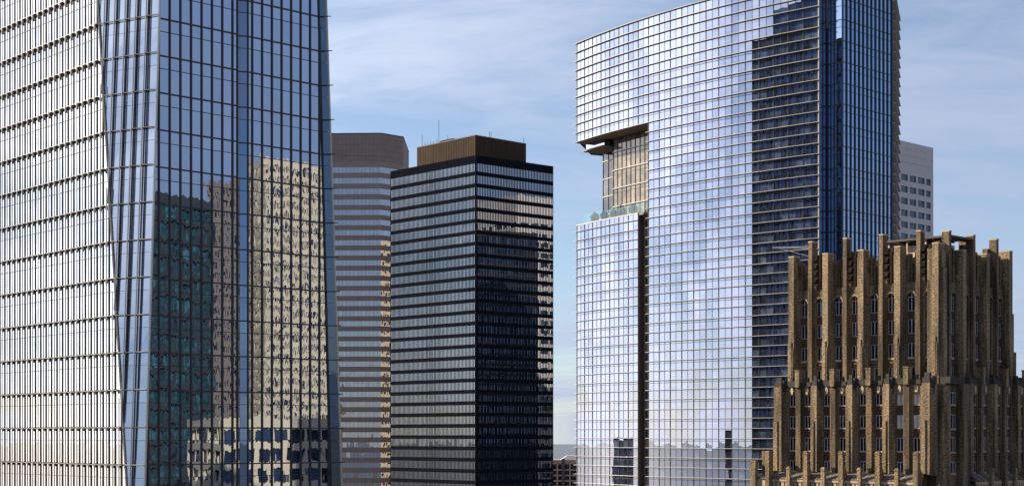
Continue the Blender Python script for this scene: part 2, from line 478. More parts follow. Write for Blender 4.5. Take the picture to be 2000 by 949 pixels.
# ------------------------------------------------------------------ tapering glass tower (near left)
def tapered_tower():
    root = thing('glass_tower', 'tall tapering glass skyscraper with bright finned face and tilted corner facet, at far left',
                 'skyscraper', (-45, 200, 0))
    FL = Face((-68.434, 203.986), (0.67052, -0.74189), (-0.74189, -0.67052))
    FR = Face((-41.548, 175.237), (0.72537, 0.68836), (0.68836, -0.72537))
    FLOOR = 4.15
    rows = [46.49 - FLOOR * k for k in range(-4, 15)]          # floor lines, above eye level
    ZT, ZB = rows[0], rows[-1]
    SP = 1.42                                                   # spandrel strip under each floor line

    def l_edge(z): return 31.96 + 0.121 * (49.37 - z)           # right end of the left face
    def r_edge(z): return 2.28 - 0.0351 * (48.16 - z)           # left end of the facet's outer edge
    def r0(z): return 2.98 - 0.0333 * (48.55 - z)               # left end of the right face
    def r1(z): return 24.97 - 0.0309 * (z - 52.7)               # right end of the right face
    FA = FR.shifted(0, 1.3)

    def L(z, d=0.0): return FL.at(l_edge(z), z, d)
    def A(z): return FA.at(r_edge(z), z, 0)

    def E(z): return FR.at(r1(z), z, 0)

    def G(z):                                                    # outer end of the narrow facet at the right corner
        t = 1.12 + 0.0105 * (52.7 - z)
        e = E(z)
        return (e[0] + 0.10 + t * 0.72, e[1] + 0.25 - t * 0.22, e[2])

    # solid core, a little inside the skins
    def ring(z, ins):
        pts = [FL.at(-2, z, -ins), FL.at(l_edge(z) - 0.3, z, -ins), FR.at(r0(z) - 0.4, z, -ins - 0.1), FR.at(13.2, z, -ins - 0.1),
               FR.at(13.3, z, -0.8), FR.at(14.0, z, -0.8), FR.at(14.8, z, -ins - 0.1),
               FR.at(r1(z) - 0.2, z, -ins - 0.1)]
        e = E(z)
        g = G(z)
        pts.append((g[0] - 0.35, g[1] + 0.6, e[2]))
        pts.append((g[0] - 26, g[1] + 34, e[2]))
        pts.append(FL.at(-2, z, -40))
        return pts
    MB().prism(ring(ZB, 0.25), ring(ZT, 0.25)).build('core', 'core_dark', root)
    b = ring(ZB, 0.25)
    MB().prism([(x, y, 0.2) for x, y, z in b], [(x, y, z - 0.01) for x, y, z in b]).build('lower_shaft', 'tower_glass_blue', root)
    # ---- left face: panes, mullions, outboard fins, brackets, rails
    mull = [1.81 + 1.425 * k for k in range(0, 28)]
    rest = MB()
    count = 0
    for i in range(len(rows) - 1):
        zt, zb = rows[i], rows[i + 1]
        for za, zc, kind in ((zt - SP, zt, 'spandrel_pane'), (zb, zt - SP, 'glass_pane')):
            edge_t, edge_b = l_edge(zc), l_edge(za)
            for k in range(len(mull) - 1):
                s0, s1 = mull[k] + 0.02, mull[k + 1] - 0.02
                if s0 > edge_t - 0.05:
                    continue
                if s1 < edge_t:
                    tilted_pane(rest, FL, s0, s1, za + 0.02, zc - 0.02, -0.08, 0, 0.0012)
                else:                                            # cut by the leaning corner
                    rest.prism([FL.at(s0, za + 0.02, 0), FL.at(min(s1, edge_b), za + 0.02, 0), FL.at(min(s1, edge_t), zc - 0.02, 0), FL.at(s0, zc - 0.02, 0)],
                               [FL.at(s0, za + 0.02, -0.08), FL.at(min(s1, edge_b), za + 0.02, -0.08), FL.at(min(s1, edge_t), zc - 0.02, -0.08), FL.at(s0, zc - 0.02, -0.08)])
    rest.build('finned_face_panes', 'tower_glass_bright', root, 'stuff')
    for s in mull:
        top = min(ZT, 49.37 + (31.96 - s) / 0.121)
        if s < 20 or top > ZB + 3:
            MB().box(FL, s - 0.06, s + 0.06, ZB, top, 0.0, 0.10).build('mullion', 'mullion_dark', root)
            MB().box(FL, s + 0.30, s + 0.35, ZB, top, 0.44, 0.58).build('fin', 'fin_metal', root)
    stars = MB()
    nb = 0
    for i, z in enumerate(rows):
        e = l_edge(z)
        piece('floor_rail', FL, e / 2, z, e, 0.05, 0.50, 0.56, 'rail_metal', root)
        MB().box(FL, 0, e, z - SP - 0.03, z - SP + 0.03, 0.0, 0.05).build('transom', 'mullion_dark', root)
        for s in mull:
            if s > e - 0.3:
                continue
            mb = MB() if 0 <= z + 8 <= 60 and nb < 290 else stars
            mb.box(FL, s - 0.12, s + 0.36, z - 0.11, z + 0.11, 0.02, 0.42)
            mb.box(FL, s + 0.14, s + 0.34, z - 0.36, z - 0.12, 0.18, 0.40)
            if mb is not stars:
                # brackets nearest the camera are picked out one by one
                mb.build('bracket', 'bracket_metal', root); nb += 1
    stars.build('bracket_rows', 'bracket_metal', root, 'stuff')
    # ---- tilted corner facet
    npane = 0
    W = 1.555

    def facet(z, t):                                             # t metres back from the outer edge towards the left face
        a = Vector(A(z)); l = Vector(L(z))
        q = (l - a); ln = q.length
        return a + q * (t / ln), ln
    e0 = Vector(A(20)); e1 = Vector(L(20)); q = e1 - e0
    fn = Vector((q.y, -q.x, 0)).normalized()
    if fn.dot(Vector((0, 0, 0)) - e0) < 0:
        fn = -fn
    for i in range(len(rows) - 1):
        zt, zb = rows[i], rows[i + 1]
        for za, zc, nm in ((zt - SP, zt, 'spandrel_pane'), (zb, zt - SP, 'glass_pane')):
            za2, zc2 = za + 0.02, zc - 0.02
            for k in range(0, 9):
                t0, t1 = k * W + 0.02, (k + 1) * W - 0.02
                wt, wb = facet(zc2, 0)[1], facet(za2, 0)[1]
                if t0 >= wt - 0.05:
                    break
                pts = [facet(za2, min(t0, wb))[0], facet(za2, min(t1, wb))[0], facet(zc2, min(t1, wt))[0], facet(zc2, min(t0, wt))[0]]
                MB().prism(pts, [p - fn * 0.08 for p in pts]).build(nm, 'tower_glass_chamfer', root)
                npane += 1
    for k in range(0, 8):
        t = k * W
        zs = [z for z in [ZT, ZB]]
        # the mullion stops where the facet has become too narrow
        zlo = ZB
        while facet(zlo, 0)[1] < t and zlo < ZT:
            zlo += 0.5
        if zlo >= ZT - 1:
            continue
        p0, p1 = facet(zlo, t)[0], facet(ZT, t)[0]
        dirv = (Vector(L(0)) - Vector(A(0))).normalized()
        for nm, off, half, o0, o1, mt in (('mullion', 0.0, 0.065, 0.0, 0.10, 'mullion_dark'), ('fin', -0.05, 0.045, 0.28, 0.42, 'fin_metal')):
            if k == 0 and nm == 'mullion':
                continue
            if k == 0:
                half, o0, o1, off = 0.06, -0.1, 0.16, 0.0
            c0 = p0 - dirv * off; c1 = p1 - dirv * off
            MB().hexa([c0 - dirv * half + fn * o0, c0 + dirv * half + fn * o0, c0 + dirv * half + fn * o1, c0 - dirv * half + fn * o1,
                       c1 - dirv * half + fn * o0, c1 + dirv * half + fn * o0, c1 + dirv * half + fn * o1, c1 - dirv * half + fn * o1]).build(nm, mt, root)
    for z in rows:
        a = Vector(A(z)); l = Vector(L(z))
        MB().tube(a + fn * 0.34, l + fn * 0.34, 0.06).build('floor_rail', 'rail_metal', root)
        MB().tube(a + fn * 0.02 - Vector((0, 0, SP)), l + fn * 0.02 - Vector((0, 0, SP)), 0.035, 4).build('transom', 'mullion_dark', root)
        for k in range(1, 7):
            if k * W < (l - a).length - 0.2:
                p = facet(z, k * W)[0]
                MB().tube(p, p + fn * 0.42 + Vector((0, 0, -0.05)), 0.085, 5).build('bracket', 'bracket_metal', root)
    # leaning edge where the left face and the facet meet; return wall behind the outer edge
    MB().tube(Vector(L(ZB)) + fn * 0.1, Vector(L(ZT)) + fn * 0.1, 0.11, 6).build('corner_trim', 'rail_metal', root)
    MB().prism([A(ZB), FR.at(r0(ZB), ZB, -0.1), FR.at(r0(ZT), ZT, -0.1), A(ZT)],
               [Vector(A(ZB)) + Vector((-.06, .06, 0)), Vector(FR.at(r0(ZB) - .08, ZB, -0.1)), Vector(FR.at(r0(ZT) - .08, ZT, -0.1)), Vector(A(ZT)) + Vector((-.06, .06, 0))]).build('return_wall', 'mullion_dark', root)
    # ---- right face: flat panes between plain mullions, with a shallow notch
    left_m = [12.62 - 1.388 * k for k in range(0, 10)][::-1]
    right_m = [15.35 + 1.388 * k for k in range(0, 10)]
    segs = []
    for a, c in zip(left_m[:-1], left_m[1:]):
        segs.append((a, c))
    segs += [(12.62, 13.30), (14.71, 15.35)]
    for a, c in zip(right_m[:-1], right_m[1:]):
        segs.append((a, c))
    nv = {'glass_pane': 0, 'spandrel_pane': 0}
    side_rest = MB()
    notch_rest = MB()
    F_notch = face2(FR.at(13.89, 0, -0.45)[:2], FR.at(14.71, 0, 0)[:2])
    F_back = FR.shifted(13.30, -0.45)
    for i in range(len(rows) - 1):
        zt, zb = rows[i], rows[i + 1]
        for za, zc, nm in ((zt - SP, zt, 'spandrel_pane'), (zb, zt - SP, 'glass_pane')):
            zm = (za + zc) / 2
            lo, hi = r0(zm), r1(zm)
            for a, c in segs:
                a2, c2 = max(a, lo), min(c, hi)
                if c2 - a2 < 0.12:
                    continue
                w = c2 - a2 - 0.03
                if -10 < zm < 53 and nv[nm] < 225:
                    piece(nm, FR, (a2 + c2) / 2, zm, w, zc - za - 0.03, -0.08, 0.0, 'tower_glass_blue', root, 0.0010)
                    nv[nm] += 1
                else:
                    tilted_pane(side_rest, FR, a2, a2 + w, za + .015, zc - .015, -0.08, 0, 0.001)
            tilted_pane(side_rest, F_back, 0.0, 0.57, za + .015, zc - .015, -0.08, 0, 0.001)
            tilted_pane(notch_rest, F_notch, 0.03, F_notch.len - 0.03, za + .015, zc - .015, -0.08, 0, 0.001)
    notch_rest.build('notch_panes', 'notch_glass', root, 'stuff')
    side_rest.build('flat_face_panes', 'tower_glass_blue', root, 'stuff')
    for s in left_m + right_m + [13.30, 14.71]:
        zlo, zhi = ZB, ZT
        while s < r0(zhi) and zhi > ZB:
            zhi -= 0.5
        while s > r1(zhi) and zhi > ZB:
            zhi -= 0.5
        if zhi - zlo > 3:
            MB().box(FR, s - 0.075, s + 0.075, zlo, zhi, -0.02, 0.16).build('mullion', 'mullion_dark', root)
    for z in rows:
        for a, c in ((r0(z), 13.30), (14.71, r1(z))):
            MB().box(FR, a, c, z - 0.075, z + 0.075, -0.02, 0.12).build('floor_rail', 'mullion_dark', root)
            MB().box(FR, a, c, z - SP - 0.03, z - SP + 0.03, -0.02, 0.07).build('transom', 'mullion_dark', root)
        for dz, t in ((0, 0.075), (-SP, 0.03)):
            MB().box(F_back, 0, 0.6, z + dz - t, z + dz + t, -0.02, 0.06).build('transom', 'mullion_dark', root)
            MB().box(F_notch, 0, F_notch.len, z + dz - t, z + dz + t, -0.02, 0.06).build('transom', 'mullion_dark', root)
    # ---- narrow facet at the right corner
    for i in range(len(rows) - 1):
        zt, zb = rows[i], rows[i + 1]
        for za, zc, nm in ((zt - SP, zt, 'corner_spandrel'), (zb, zt - SP, 'corner_pane')):
            pts = [E(za + .02), G(za + .02), G(zc - .02), E(zc - .02)]
            MB().prism(pts, [Vector(p) + Vector((0.02, 0.1, 0)) for p in pts]).build(nm, 'corner_glass', root)
        g = Vector(G(zt)); e = Vector(E(zt))
        MB().tube(e + Vector((-.1, -.15, 0)), g + Vector((0.55, -.25, 0)), 0.06, 5).build('floor_rail', 'mullion_dark', root)
    MB().tube(G(ZB), G(ZT), 0.13, 6).build('corner_trim', 'rail_metal', root)
    MB().tube(Vector(E(ZB)) + Vector((0, -.1, 0)), Vector(E(ZT)) + Vector((0, -.1, 0)), 0.10, 6).build('corner_trim', 'mullion_dark', root)


tapered_tower()


# ------------------------------------------------------------------ striped granite tower
def striped_tower():
    root = thing('striped_tower', 'brown granite tower with pale glass bands, partly behind the tapering glass tower', 'skyscraper', (-60, 625, 0))
    pa, pb, pc = (-92.0, 611.6), (-50.37, 610.0), (-42.25, 617.78)
    pd = (-42.25, 650.0)
    poly = [pa, pb, pc, pd, (-92.0, 650.0)]
    cx = sum(p[0] for p in poly) / 5; cy = sum(p[1] for p in poly) / 5

    def grown(k):
        return [(x + (x - cx) / math.hypot(x - cx, y - cy) * k, y + (y - cy) / math.hypot(x - cx, y - cy) * k) for x, y in poly]
    MB().plan(grown(-0.5), -EYE + 0.1, 115.2).build('core', 'core_dark', root)
    faces = [face2(pa, pb, (-70, 0)), face2(pb, pc, (0, 500)), face2(pc, pd, (100, 630))]
    # crown: courses of stone panels
    z = 115.68
    for k, hgt in enumerate((2.0, 2.15, 2.15, 2.15, 2.15)):
        for F in faces:
            n = max(1, round(F.len / 1.5))
            w = F.len / n
            for i in range(n):
                piece('crown_panel', F, (i + .5) * w, z - hgt / 2, w - 0.05, hgt - 0.07, -0.3, 0.0, 'granite_crown', root)
        z -= hgt
    MB().plan(grown(-0.08), z, 115.6).build('crown_backing', 'brown_dark', root)
    MB().plan(grown(0.12), 115.68, 116.0).build('coping', 'brown_dark', root)
    # floors
    k = 0
    while z > -30:
        fl = 4.12 if k < 4 else 3.88
        gr = 1.95 if k < 4 else 1.85
        first = 2.2 if k == 0 else gr
        MB().plan(grown(0.0), z - first, z).build('stone_band', 'granite', root)
        z -= first
        gh = fl - gr
        for F in faces:
            n = max(1, round(F.len / 1.5)); w = F.len / n
            mb = MB()
            for i in range(n):
                tilted_pane(mb, F, i * w + .03, (i + 1) * w - .03, z - gh + 0.02, z - 0.02, -0.4, -0.12, 0.002)
            mb.build('window_band', 'striped_glass', root)
        z -= gh
        k += 1
    MB().plan(grown(-0.02), -EYE + 0.1, z).build('lower_shaft', 'granite', root)
    MB().tube((-70.5, 613, EYE + 115.7), (-70.5, 613, EYE + 118.2), 0.12).build('roof_mast', 'brown_dark', root)


striped_tower()


# ------------------------------------------------------------------ black finned tower
def black_tower():
    root = thing('black_tower', 'black steel office tower with close vertical fins and brown rooftop penthouse', 'skyscraper', (-14, 570, 0))
    K, Lp, Rp = (-12.19, 540.0), (-43.86, 573.64), (14.52, 562.68)
    Bp = (Lp[0] + Rp[0] - K[0], Lp[1] + Rp[1] - K[1])
    FLf, FRf = face2(Lp, K, (-100, 500)), face2(K, Rp, (100, 500))
    FBr = face2(Rp, Bp, (100, 620))
    poly = [Lp, K, Rp, Bp]
    cx = sum(p[0] for p in poly) / 4; cy = sum(p[1] for p in poly) / 4

    def grown(k):
        return [(x + (x - cx) / 28 * k, y + (y - cy) / 28 * k) for x, y in poly]
    MB().plan(grown(-0.9), -EYE + 0.1, 94.0).build('core', 'core_dark', root)
    z = 95.11
    MB().plan(grown(-0.05), z - 2.75, z).build('parapet_band', 'black_steel', root)
    z -= 2.75
    k = 0
    while z > -32:
        fl = 4.07 if k < 4 else 3.87
        gh = fl * 0.665
        for F in (FLf, FRf):
            n = round(F.len / 1.43); w = F.len / n
            mb = MB()
            for i in range(n):
                tilted_pane(mb, F, i * w + .02, (i + 1) * w - .02, z - gh + .01, z - .01, -0.5, -0.09, 0.0014)
            mb.build('window_band', 'black_tower_glass', root)
        z -= gh
        MB().plan(grown(-0.05), z - (fl - gh), z).build('spandrel_band', 'black_steel', root)
        z -= fl - gh
        k += 1
    MB().plan(grown(-0.05), -EYE + 0.1, z).build('lower_shaft', 'black_steel', root)
    # fins: about 110 close blades, one sheet for each face
    for F, nm in ((FLf, 'fin_sheet'), (FRf, 'fin_sheet')):
        n = round(F.len / 0.715); w = F.len / n
        mb = MB()
        for i in range(n + 1):
            mb.box(F, i * w - 0.095, i * w + 0.095, z, 95.2, -0.1, 0.08)
        mb.build(nm, 'black_steel', root, 'stuff')
    MB().tube((*K, EYE + z), (*K, EYE + 95.2), 0.30, 8).build('corner_post', 'black_steel', root)
    # penthouse with ribbed metal walls
    a, b, c = (-33.92, 568.32), (-12.66, 545.0), (4.89, 561.31)
    d = (a[0] + c[0] - b[0], a[1] + c[1] - b[1])
    ph = MB().plan([a, b, c, d], 90, 102.85).build('penthouse', 'penthouse_bronze', root)
    for F in (face2(a, b, (-100, 500)), face2(b, c, (100, 500))):
        n = round(F.len / 0.9); w = F.len / n
        mb = MB()
        for i in range(n + 1):
            mb.box(F, i * w - .06, i * w + .06, 92, 102.6, 0.0, 0.07)
        mb.build('rib_sheet', 'penthouse_bronze', ph, 'stuff')
        MB().box(F, -0.1, F.len + 0.1, 102.55, 102.95, -0.2, 0.12).build('coping', 'brown_dark', ph)
    F = face2(a, b, (-100, 500))
    MB().box(F, F.len * 0.36, F.len * 0.58, 102.9, 103.7, -5, -1).build('roof_hatch', 'penthouse_bronze', root)
    for t, hgt in ((0.05, 4.5), (0.1, 1.6), (0.15, 1.5), (0.2, 1.6), (0.25, 1.4), (0.31, 1.8), (0.345, 8.2), (0.5, 2.2)):
        p = F.at(F.len * t, 102.8, -1.0)
        MB().tube(p, (p[0], p[1], p[2] + hgt), 0.09, 5).build('antenna', 'brown_dark', root)
    G = face2(b, c, (100, 500))
    for t, hgt in ((0.30, 2.2), (0.33, 2.2), (0.98, 2.0)):
        p = G.at(G.len * t, 102.8, -0.6)
        MB().tube(p, (p[0], p[1], p[2] + hgt), 0.10, 5).build('antenna', 'brown_dark', root)


black_tower()


# ------------------------------------------------------------------ curved glass tower with sky terrace
CC = (163.414, 423.880); CR = 168.449
T0, T1 = 3.623711, 4.026444
NB = 42
DT = (T1 - T0) / NB


def cpt(t, r=CR):
    return (CC[0] + r * math.cos(t), CC[1] + r * math.sin(t))


def curved_tower():
    root = thing('curved_tower', 'broad curved blue glass tower with pale sunshade lines and an open sky terrace', 'skyscraper', (60, 330, 0))
    ZR, PT = 85.06, 1.9476
    rows = [ZR - PT * k for k in range(0, 57)]
    ZB = rows[-1]
    Z_SOF, Z_TER = rows[11] + 0.12, 45.57
    cols = [face2(cpt(T0 + DT * i), cpt(T0 + DT * (i + 1)), (-100, 200)) for i in range(NB)]
    E = cpt(T1)
    V = (58.6, 295.3); S0 = (60.94, 292.87); S1 = (72.72, 304.23); Q = (79.2, 326.5)
    # ---- solid core
    def arc(i0, i1, r):
        return [cpt(T0 + DT * i, r) for i in range(i0, i1 + 1)]
    tail = [(V[0] + 0.1, V[1] + 0.5), (S0[0] + 0.1, S0[1] + 0.45), (S1[0] - 0.3, S1[1] + 0.2), (Q[0] - 0.4, Q[1]), (72, 352), (40, 372), (18, 362)]
    MB().plan(arc(0, NB, CR - 0.25) + tail, Z_SOF + 0.02, ZR - 0.1).build('upper_core', 'core_dark', root)
    # middle part: the terrace bite is left open
    mid = arc(16, NB, CR - 0.25) + tail[:-1] + [cpt(T0 + DT * 0.0, CR - 14), cpt(3.6475, CR - 7.3), cpt(3.6700, CR - 7.3), cpt(3.6726, CR - 4.5), cpt(3.7500, CR - 4.5), cpt(T0 + DT * 15.9, CR - 4.5)]
    MB().plan(mid, Z_TER - 0.4, Z_SOF - 0.02).build('middle_core', 'core_dark', root)
    low = arc(0, 14, CR - 0.25) + [cpt(T0 + DT * 14, CR - 2.7), cpt(T0 + DT * 16, CR - 2.7)] + arc(16, NB, CR - 0.25) + tail
    MB().plan(low, -EYE + 0.1, Z_TER - 0.45).build('lower_core', 'core_dark', root)
    MB().plan(arc(0, NB, CR - 0.1) + tail, ZR - 0.08, ZR + 0.1).build('roof', 'shade_metal', root)
    # ---- panes: 300 in the lit upper-left part as objects of their own
    rest = MB()
    n_obj = 0
    for k in range(len(rows) - 1):
        zt, zb = rows[k], rows[k + 1]
        for i in range(NB):
            if i < 16 and zt <= Z_SOF and zb >= Z_TER - 0.9:
                continue
            if i in (14, 15) and zt < Z_SOF:
                continue
            z1 = zt
            if i < 14 and zb < Z_TER < zt + 0.9 and zt > Z_TER - 1.95:
                z1 = Z_TER - 0.05 if zt > Z_TER else zt
            F = cols[i]
            if n_obj < 300 and ((i < 28 and k < 8) or (i >= 16 and i < 28 and k < 14)):
                piece('glass_pane', F, F.len / 2, (zb + z1) / 2, F.len - 0.05, z1 - zb - 0.05, -0.06, 0.0, 'curved_glass', root, 0.0011)
                n_obj += 1
            else:
                tilted_pane(rest, F, 0.025, F.len - 0.025, zb + 0.025, z1 - 0.025, -0.06, 0.0, 0.0011)
    rest.build('facade_panes', 'curved_glass', root, 'stuff')
    # ---- vertical mullions, every second one heavier
    for i in range(NB + 1):
        F = cols[min(i, NB - 1)]
        s = 0 if i < NB else F.len
        h = 0.055 if i % 2 == 0 else 0.028
        d = 0.10 if i % 2 == 0 else 0.05
        spans = [(ZB, ZR)]
        if i < 15:
            spans = [(Z_SOF, ZR), (ZB, Z_TER)]
        elif i == 15:
            spans = [(Z_SOF, ZR)]
        for z0, z1 in spans:
            MB().box(F, s - h, s + h, z0, z1, -0.03, d).build('mullion', 'mullion_dark', root)
    # ---- sunshades: one curved blade a row, and a thin transom under every second
    def blade(i0, i1, z, r0, r1, h0, h1, over0=0.0, over1=0.0):
        mb = MB()
        ts = [T0 + DT * i for i in range(i0, i1 + 1)]
        ts[0] -= over0 / CR; ts[-1] += over1 / CR
        for a, b in zip(ts[:-1], ts[1:]):
            A0, A1, B0, B1 = cpt(a, r0), cpt(a, r1), cpt(b, r0), cpt(b, r1)
            mb.hexa([(*A0, EYE + z + h0), (*B0, EYE + z + h0), (*B1, EYE + z + h0), (*A1, EYE + z + h0),
                     (*A0, EYE + z + h1), (*B0, EYE + z + h1), (*B1, EYE + z + h1), (*A1, EYE + z + h1)])
        return mb
    for k, z in enumerate(rows[:-1]):
        if k <= 11:
            runs = [(0, NB)]
        elif z > Z_TER - 0.6:
            runs = [(16, NB)]
        else:
            runs = [(0, 14), (16, NB)]
        for a, b in runs:
            blade(a, b, z, CR + 0.02, CR + 0.46, -0.035, 0.035, 0.75 if a == 0 else 0.5, 0.35).build('sunshade', 'shade_metal', root)
            blade(a, b, z, CR - 0.02, CR + 0.06, -0.16, -0.06).build('floor_edge', 'mullion_dark', root)
            if k % 2 == 0 and k > 4:
                blade(a, b, z - 0.52, CR - 0.02, CR + 0.06, -0.04, 0.04).build('transom', 'mullion_dark', root)
    MB().box(cols[-1], cols[-1].len - 0.02, cols[-1].len + 0.16, ZB, ZR, -0.2, 0.25).build('edge_trim', 'shade_metal', root)
    MB().box(cols[0], -0.12, 0.02, Z_SOF, ZR, -0.2, 0.08).build('edge_trim', 'shade_metal', root)
    MB().box(cols[0], -0.12, 0.02, ZB, Z_TER, -0.2, 0.08).build('edge_trim', 'shade_metal', root)
    # ---- soffit of the overhang, hanging shelf, terrace deck
    back = [cpt(T0 + DT * 16, CR - 6), cpt(3.66, CR - 10), cpt(T0, CR - 14)]
    MB().plan(arc(0, 16, CR - 0.02) + back, Z_SOF - 0.35, Z_SOF).build('soffit', 'soffit_brown', root)
    shelf = [cpt(3.6205 + 0.0085 * i, CR - 1.6) for i in range(0, 7)] + [cpt(3.6715, CR - 7), cpt(3.6205, CR - 9)]
    MB().plan(shelf, Z_SOF - 2.0, Z_SOF - 1.75).build('shelf_slab', 'soffit_brown', root)
    MB().plan([cpt(3.6235 + 0.0075 * i, CR - 2.3) for i in range(0, 7)] + [cpt(3.6685, CR - 7), cpt(3.6235, CR - 9)], Z_SOF - 1.75, Z_SOF - 0.35).build('shelf_wall', 'curved_glass', root)
    MB().plan(arc(0, 15, CR - 0.05) + back, Z_TER - 0.40, Z_TER - 0.02).build('terrace_deck', 'slot_stone', root)
    blade(0, 14, Z_TER, CR - 0.4, CR + 0.12, -0.08, 0.10, 0.1).build('terrace_coping', 'shade_metal', root)
    # ---- glass walls at the back of the terrace
    fr = [3.7265 + 0.0047 * i for i in range(6)]
    bays = [3.6726 + (3.7790 - 3.6726) / 11 * i for i in range(12)]
    fl = 3.895
    zlines = [Z_SOF - 0.35 - 2.9 - fl * j for j in range(0, 5)]
    zz = [Z_SOF - 0.36] + [z for z in zlines if z > Z_TER + 0.3] + [Z_TER]
    for a, b in zip(bays[:-1], bays[1:]):
        F = face2(cpt(a, CR - 4.2), cpt(b, CR - 4.2), (-100, 200))
        for z1, z0 in zip(zz[:-1], zz[1:]):
            piece('terrace_pane', F, F.len / 2, (z0 + z1) / 2, F.len - 0.06, z1 - z0 - 0.06, -0.06, 0, 'recess_glass', root, 0.001)
        MB().box(F, -0.05, 0.05, Z_TER, Z_SOF - 0.35, -0.05, 0.12).build('terrace_mullion', 'mullion_dark', root)
        for z in zlines:
            if z > Z_TER:
                MB().box(F, -0.02, F.len + 0.02, z - 0.07, z + 0.07, 0.0, 0.25).build('terrace_rail', 'shade_metal', root)
                MB().box(F, 0, F.len, z - 0.98, z - 0.9, -0.02, 0.05).build('terrace_transom', 'mullion_dark', root)
    lb = [3.6200, 3.6340, 3.6480]
    for a, b in zip(lb[:-1], lb[1:]):
        F = face2(cpt(a, CR - 7.0), cpt(b, CR - 7.0), (-100, 200))
        for z1, z0 in zip(zz[:-1], zz[1:]):
            piece('terrace_pane', F, F.len / 2, (z0 + z1) / 2 - 0.5, F.len - 0.06, z1 - z0 - 0.06, -0.06, 0, 'recess_dark_glass', root, 0.001)
        MB().box(F, -0.06, 0.06, Z_TER, Z_SOF - 0.35, -0.05, 0.12).build('terrace_mullion', 'mullion_dark', root)
        for z in zlines:
            if z > Z_TER:
                MB().box(F, 0, F.len, z - 0.57, z - 0.43, 0.0, 0.2).build('terrace_rail', 'shade_metal', root)
    W = face2(cpt(3.6480, CR - 7.0), cpt(3.6726, CR - 4.2), (-100, 200))
    MB().box(W, 0, W.len, Z_TER, Z_SOF - 0.36, -0.3, -0.02).build('terrace_side_wall', 'core_dark', root)
    # right cheek of the bite: end of the main facade
    MB().box(face2(cpt(T0 + DT * 16, CR - 0.02), cpt(T0 + DT * 16, CR - 4.3), (0, 345)), 0, 4.2, Z_TER, Z_SOF, -0.2, 0.0).build('terrace_cheek', 'curved_glass_side', root)
    # ---- glass balustrade
    for i in range(1, 15):
        F = face2(cpt(T0 + DT * i, CR - 0.35), cpt(T0 + DT * (i + 1), CR - 0.35), (-100, 200))
        piece('balustrade_pane', F, F.len / 2, Z_TER + 1.05, F.len - 0.08, 1.95, -0.03, 0, 'rail_glass', root, 0.001)
    # ---- dark slot between the low block and the main facade
    Fs = face2(cpt(T0 + DT * 14, CR - 2.4), cpt(T0 + DT * 16, CR - 2.4), (-100, 200))
    MB().box(Fs, 0.0, 1.35, ZB, Z_TER, -0.2, 0.9).build('slot_pier', 'slot_stone', root)
    mb = MB()
    for k, z in enumerate(rows[20:-1]):
        nm = 'slot_window' if (k // 1) % 2 else 'slot_panel'
        mt = 'core_dark' if k % 2 else 'curved_glass_dark'
        piece(nm, Fs, 2.25, z - PT / 2, 1.5, PT - 0.06, -0.1, 0.0, mt, root)
        if k % 2:
            piece('slot_window', Fs, 0.95, z - PT / 2, 0.7, PT - 0.5, 0.88, 0.93, 'core_dark', root)
    for t, nm in ((14, 'slot_side'), (16, 'slot_side')):
        a, b = cpt(T0 + DT * t, CR - 0.05), cpt(T0 + DT * t, CR - 2.6)
        F = face2(a, b, cpt(T0 + DT * 15, CR - 1))
        MB().box(F, 0, F.len, ZB, Z_TER, -0.15, 0.0).build(nm, 'slot_stone', root)
    # ---- notch beside the main facade
    for a, b, nd, nm in ((E, V, 2, 'notch_pane'), (V, S0, 2, 'notch_pane')):
        F = face2(a, b, (40, 200))
        w = F.len / nd
        zz2 = [68.83 + 3.895 * 4 - 3.895 * j for j in range(0, 27)]
        for z in zz2:
            for i in range(nd):
                piece(nm, F, (i + .5) * w, z - 1.95, w - 0.06, 3.82, -0.08, 0.0, 'curved_glass_side' if nd == 2 and b == S0 else 'curved_glass_dark', root, 0.001)
            MB().box(F, 0, F.len, z - 0.06, z + 0.06, -0.05, 0.08).build('notch_transom', 'mullion_dark', root)
            MB().box(F, 0, F.len, z - 1.40, z - 1.34, -0.05, 0.05).build('notch_transom', 'mullion_dark', root)
        for i in range(nd + 1):
            MB().box(F, i * w - 0.07, i * w + 0.07, ZB, ZR, -0.05, 0.10).build('notch_mullion', 'mullion_dark', root)
    Fv = face2(V, S0, (40, 200))
    MB().box(Fv, -0.25, 0.35, ZB, 75.5, -0.1, 0.05).build('notch_strip', 'core_dark', root)
    MB().box(Fv, -0.9, 0.30, 75.5, ZR, -0.1, 0.22).build('notch_head', 'soffit_brown', root)
    # ---- finned end face
    Fe = face2(S0, S1, (70, 200))
    n = 12
    w = Fe.len / n
    zz2 = [68.83 + 3.895 * 4 - 3.895 * j for j in range(0, 27)]
    mbe = MB()
    for z in zz2:
        for i in range(n):
            if z < 30:
                tilted_pane(mbe, Fe, i * w + .02, (i + 1) * w - .02, z - 3.87, z - .03, -0.08, 0.0, 0.0008)
            else:
                piece('end_pane', Fe, (i + .5) * w, z - 1.95, w - 0.04, 3.85, -0.08, 0.0, 'curved_glass_side', root, 0.0008)
        MB().box(Fe, 0, Fe.len, z - 0.06, z + 0.06, -0.02, 0.12).build('end_transom', 'mullion_dark', root)
        MB().box(Fe, 0, Fe.len, z - 1.38, z - 1.32, -0.02, 0.08).build('end_transom', 'mullion_dark', root)
    for i in range(n + 1):
        MB().box(Fe, i * w - 0.13, i * w + 0.13, ZB, ZR, 0.0, 0.20).build('end_fin', 'mullion_dark', root)
    mbe.build('end_face_panes', 'curved_glass_side', root, 'stuff')
    # ---- far facade, seen edge-on, with pointed sunshades
    Fq = face2(S1, Q, (120, 300))
    n = 8
    w = Fq.len / n
    mbp = MB()
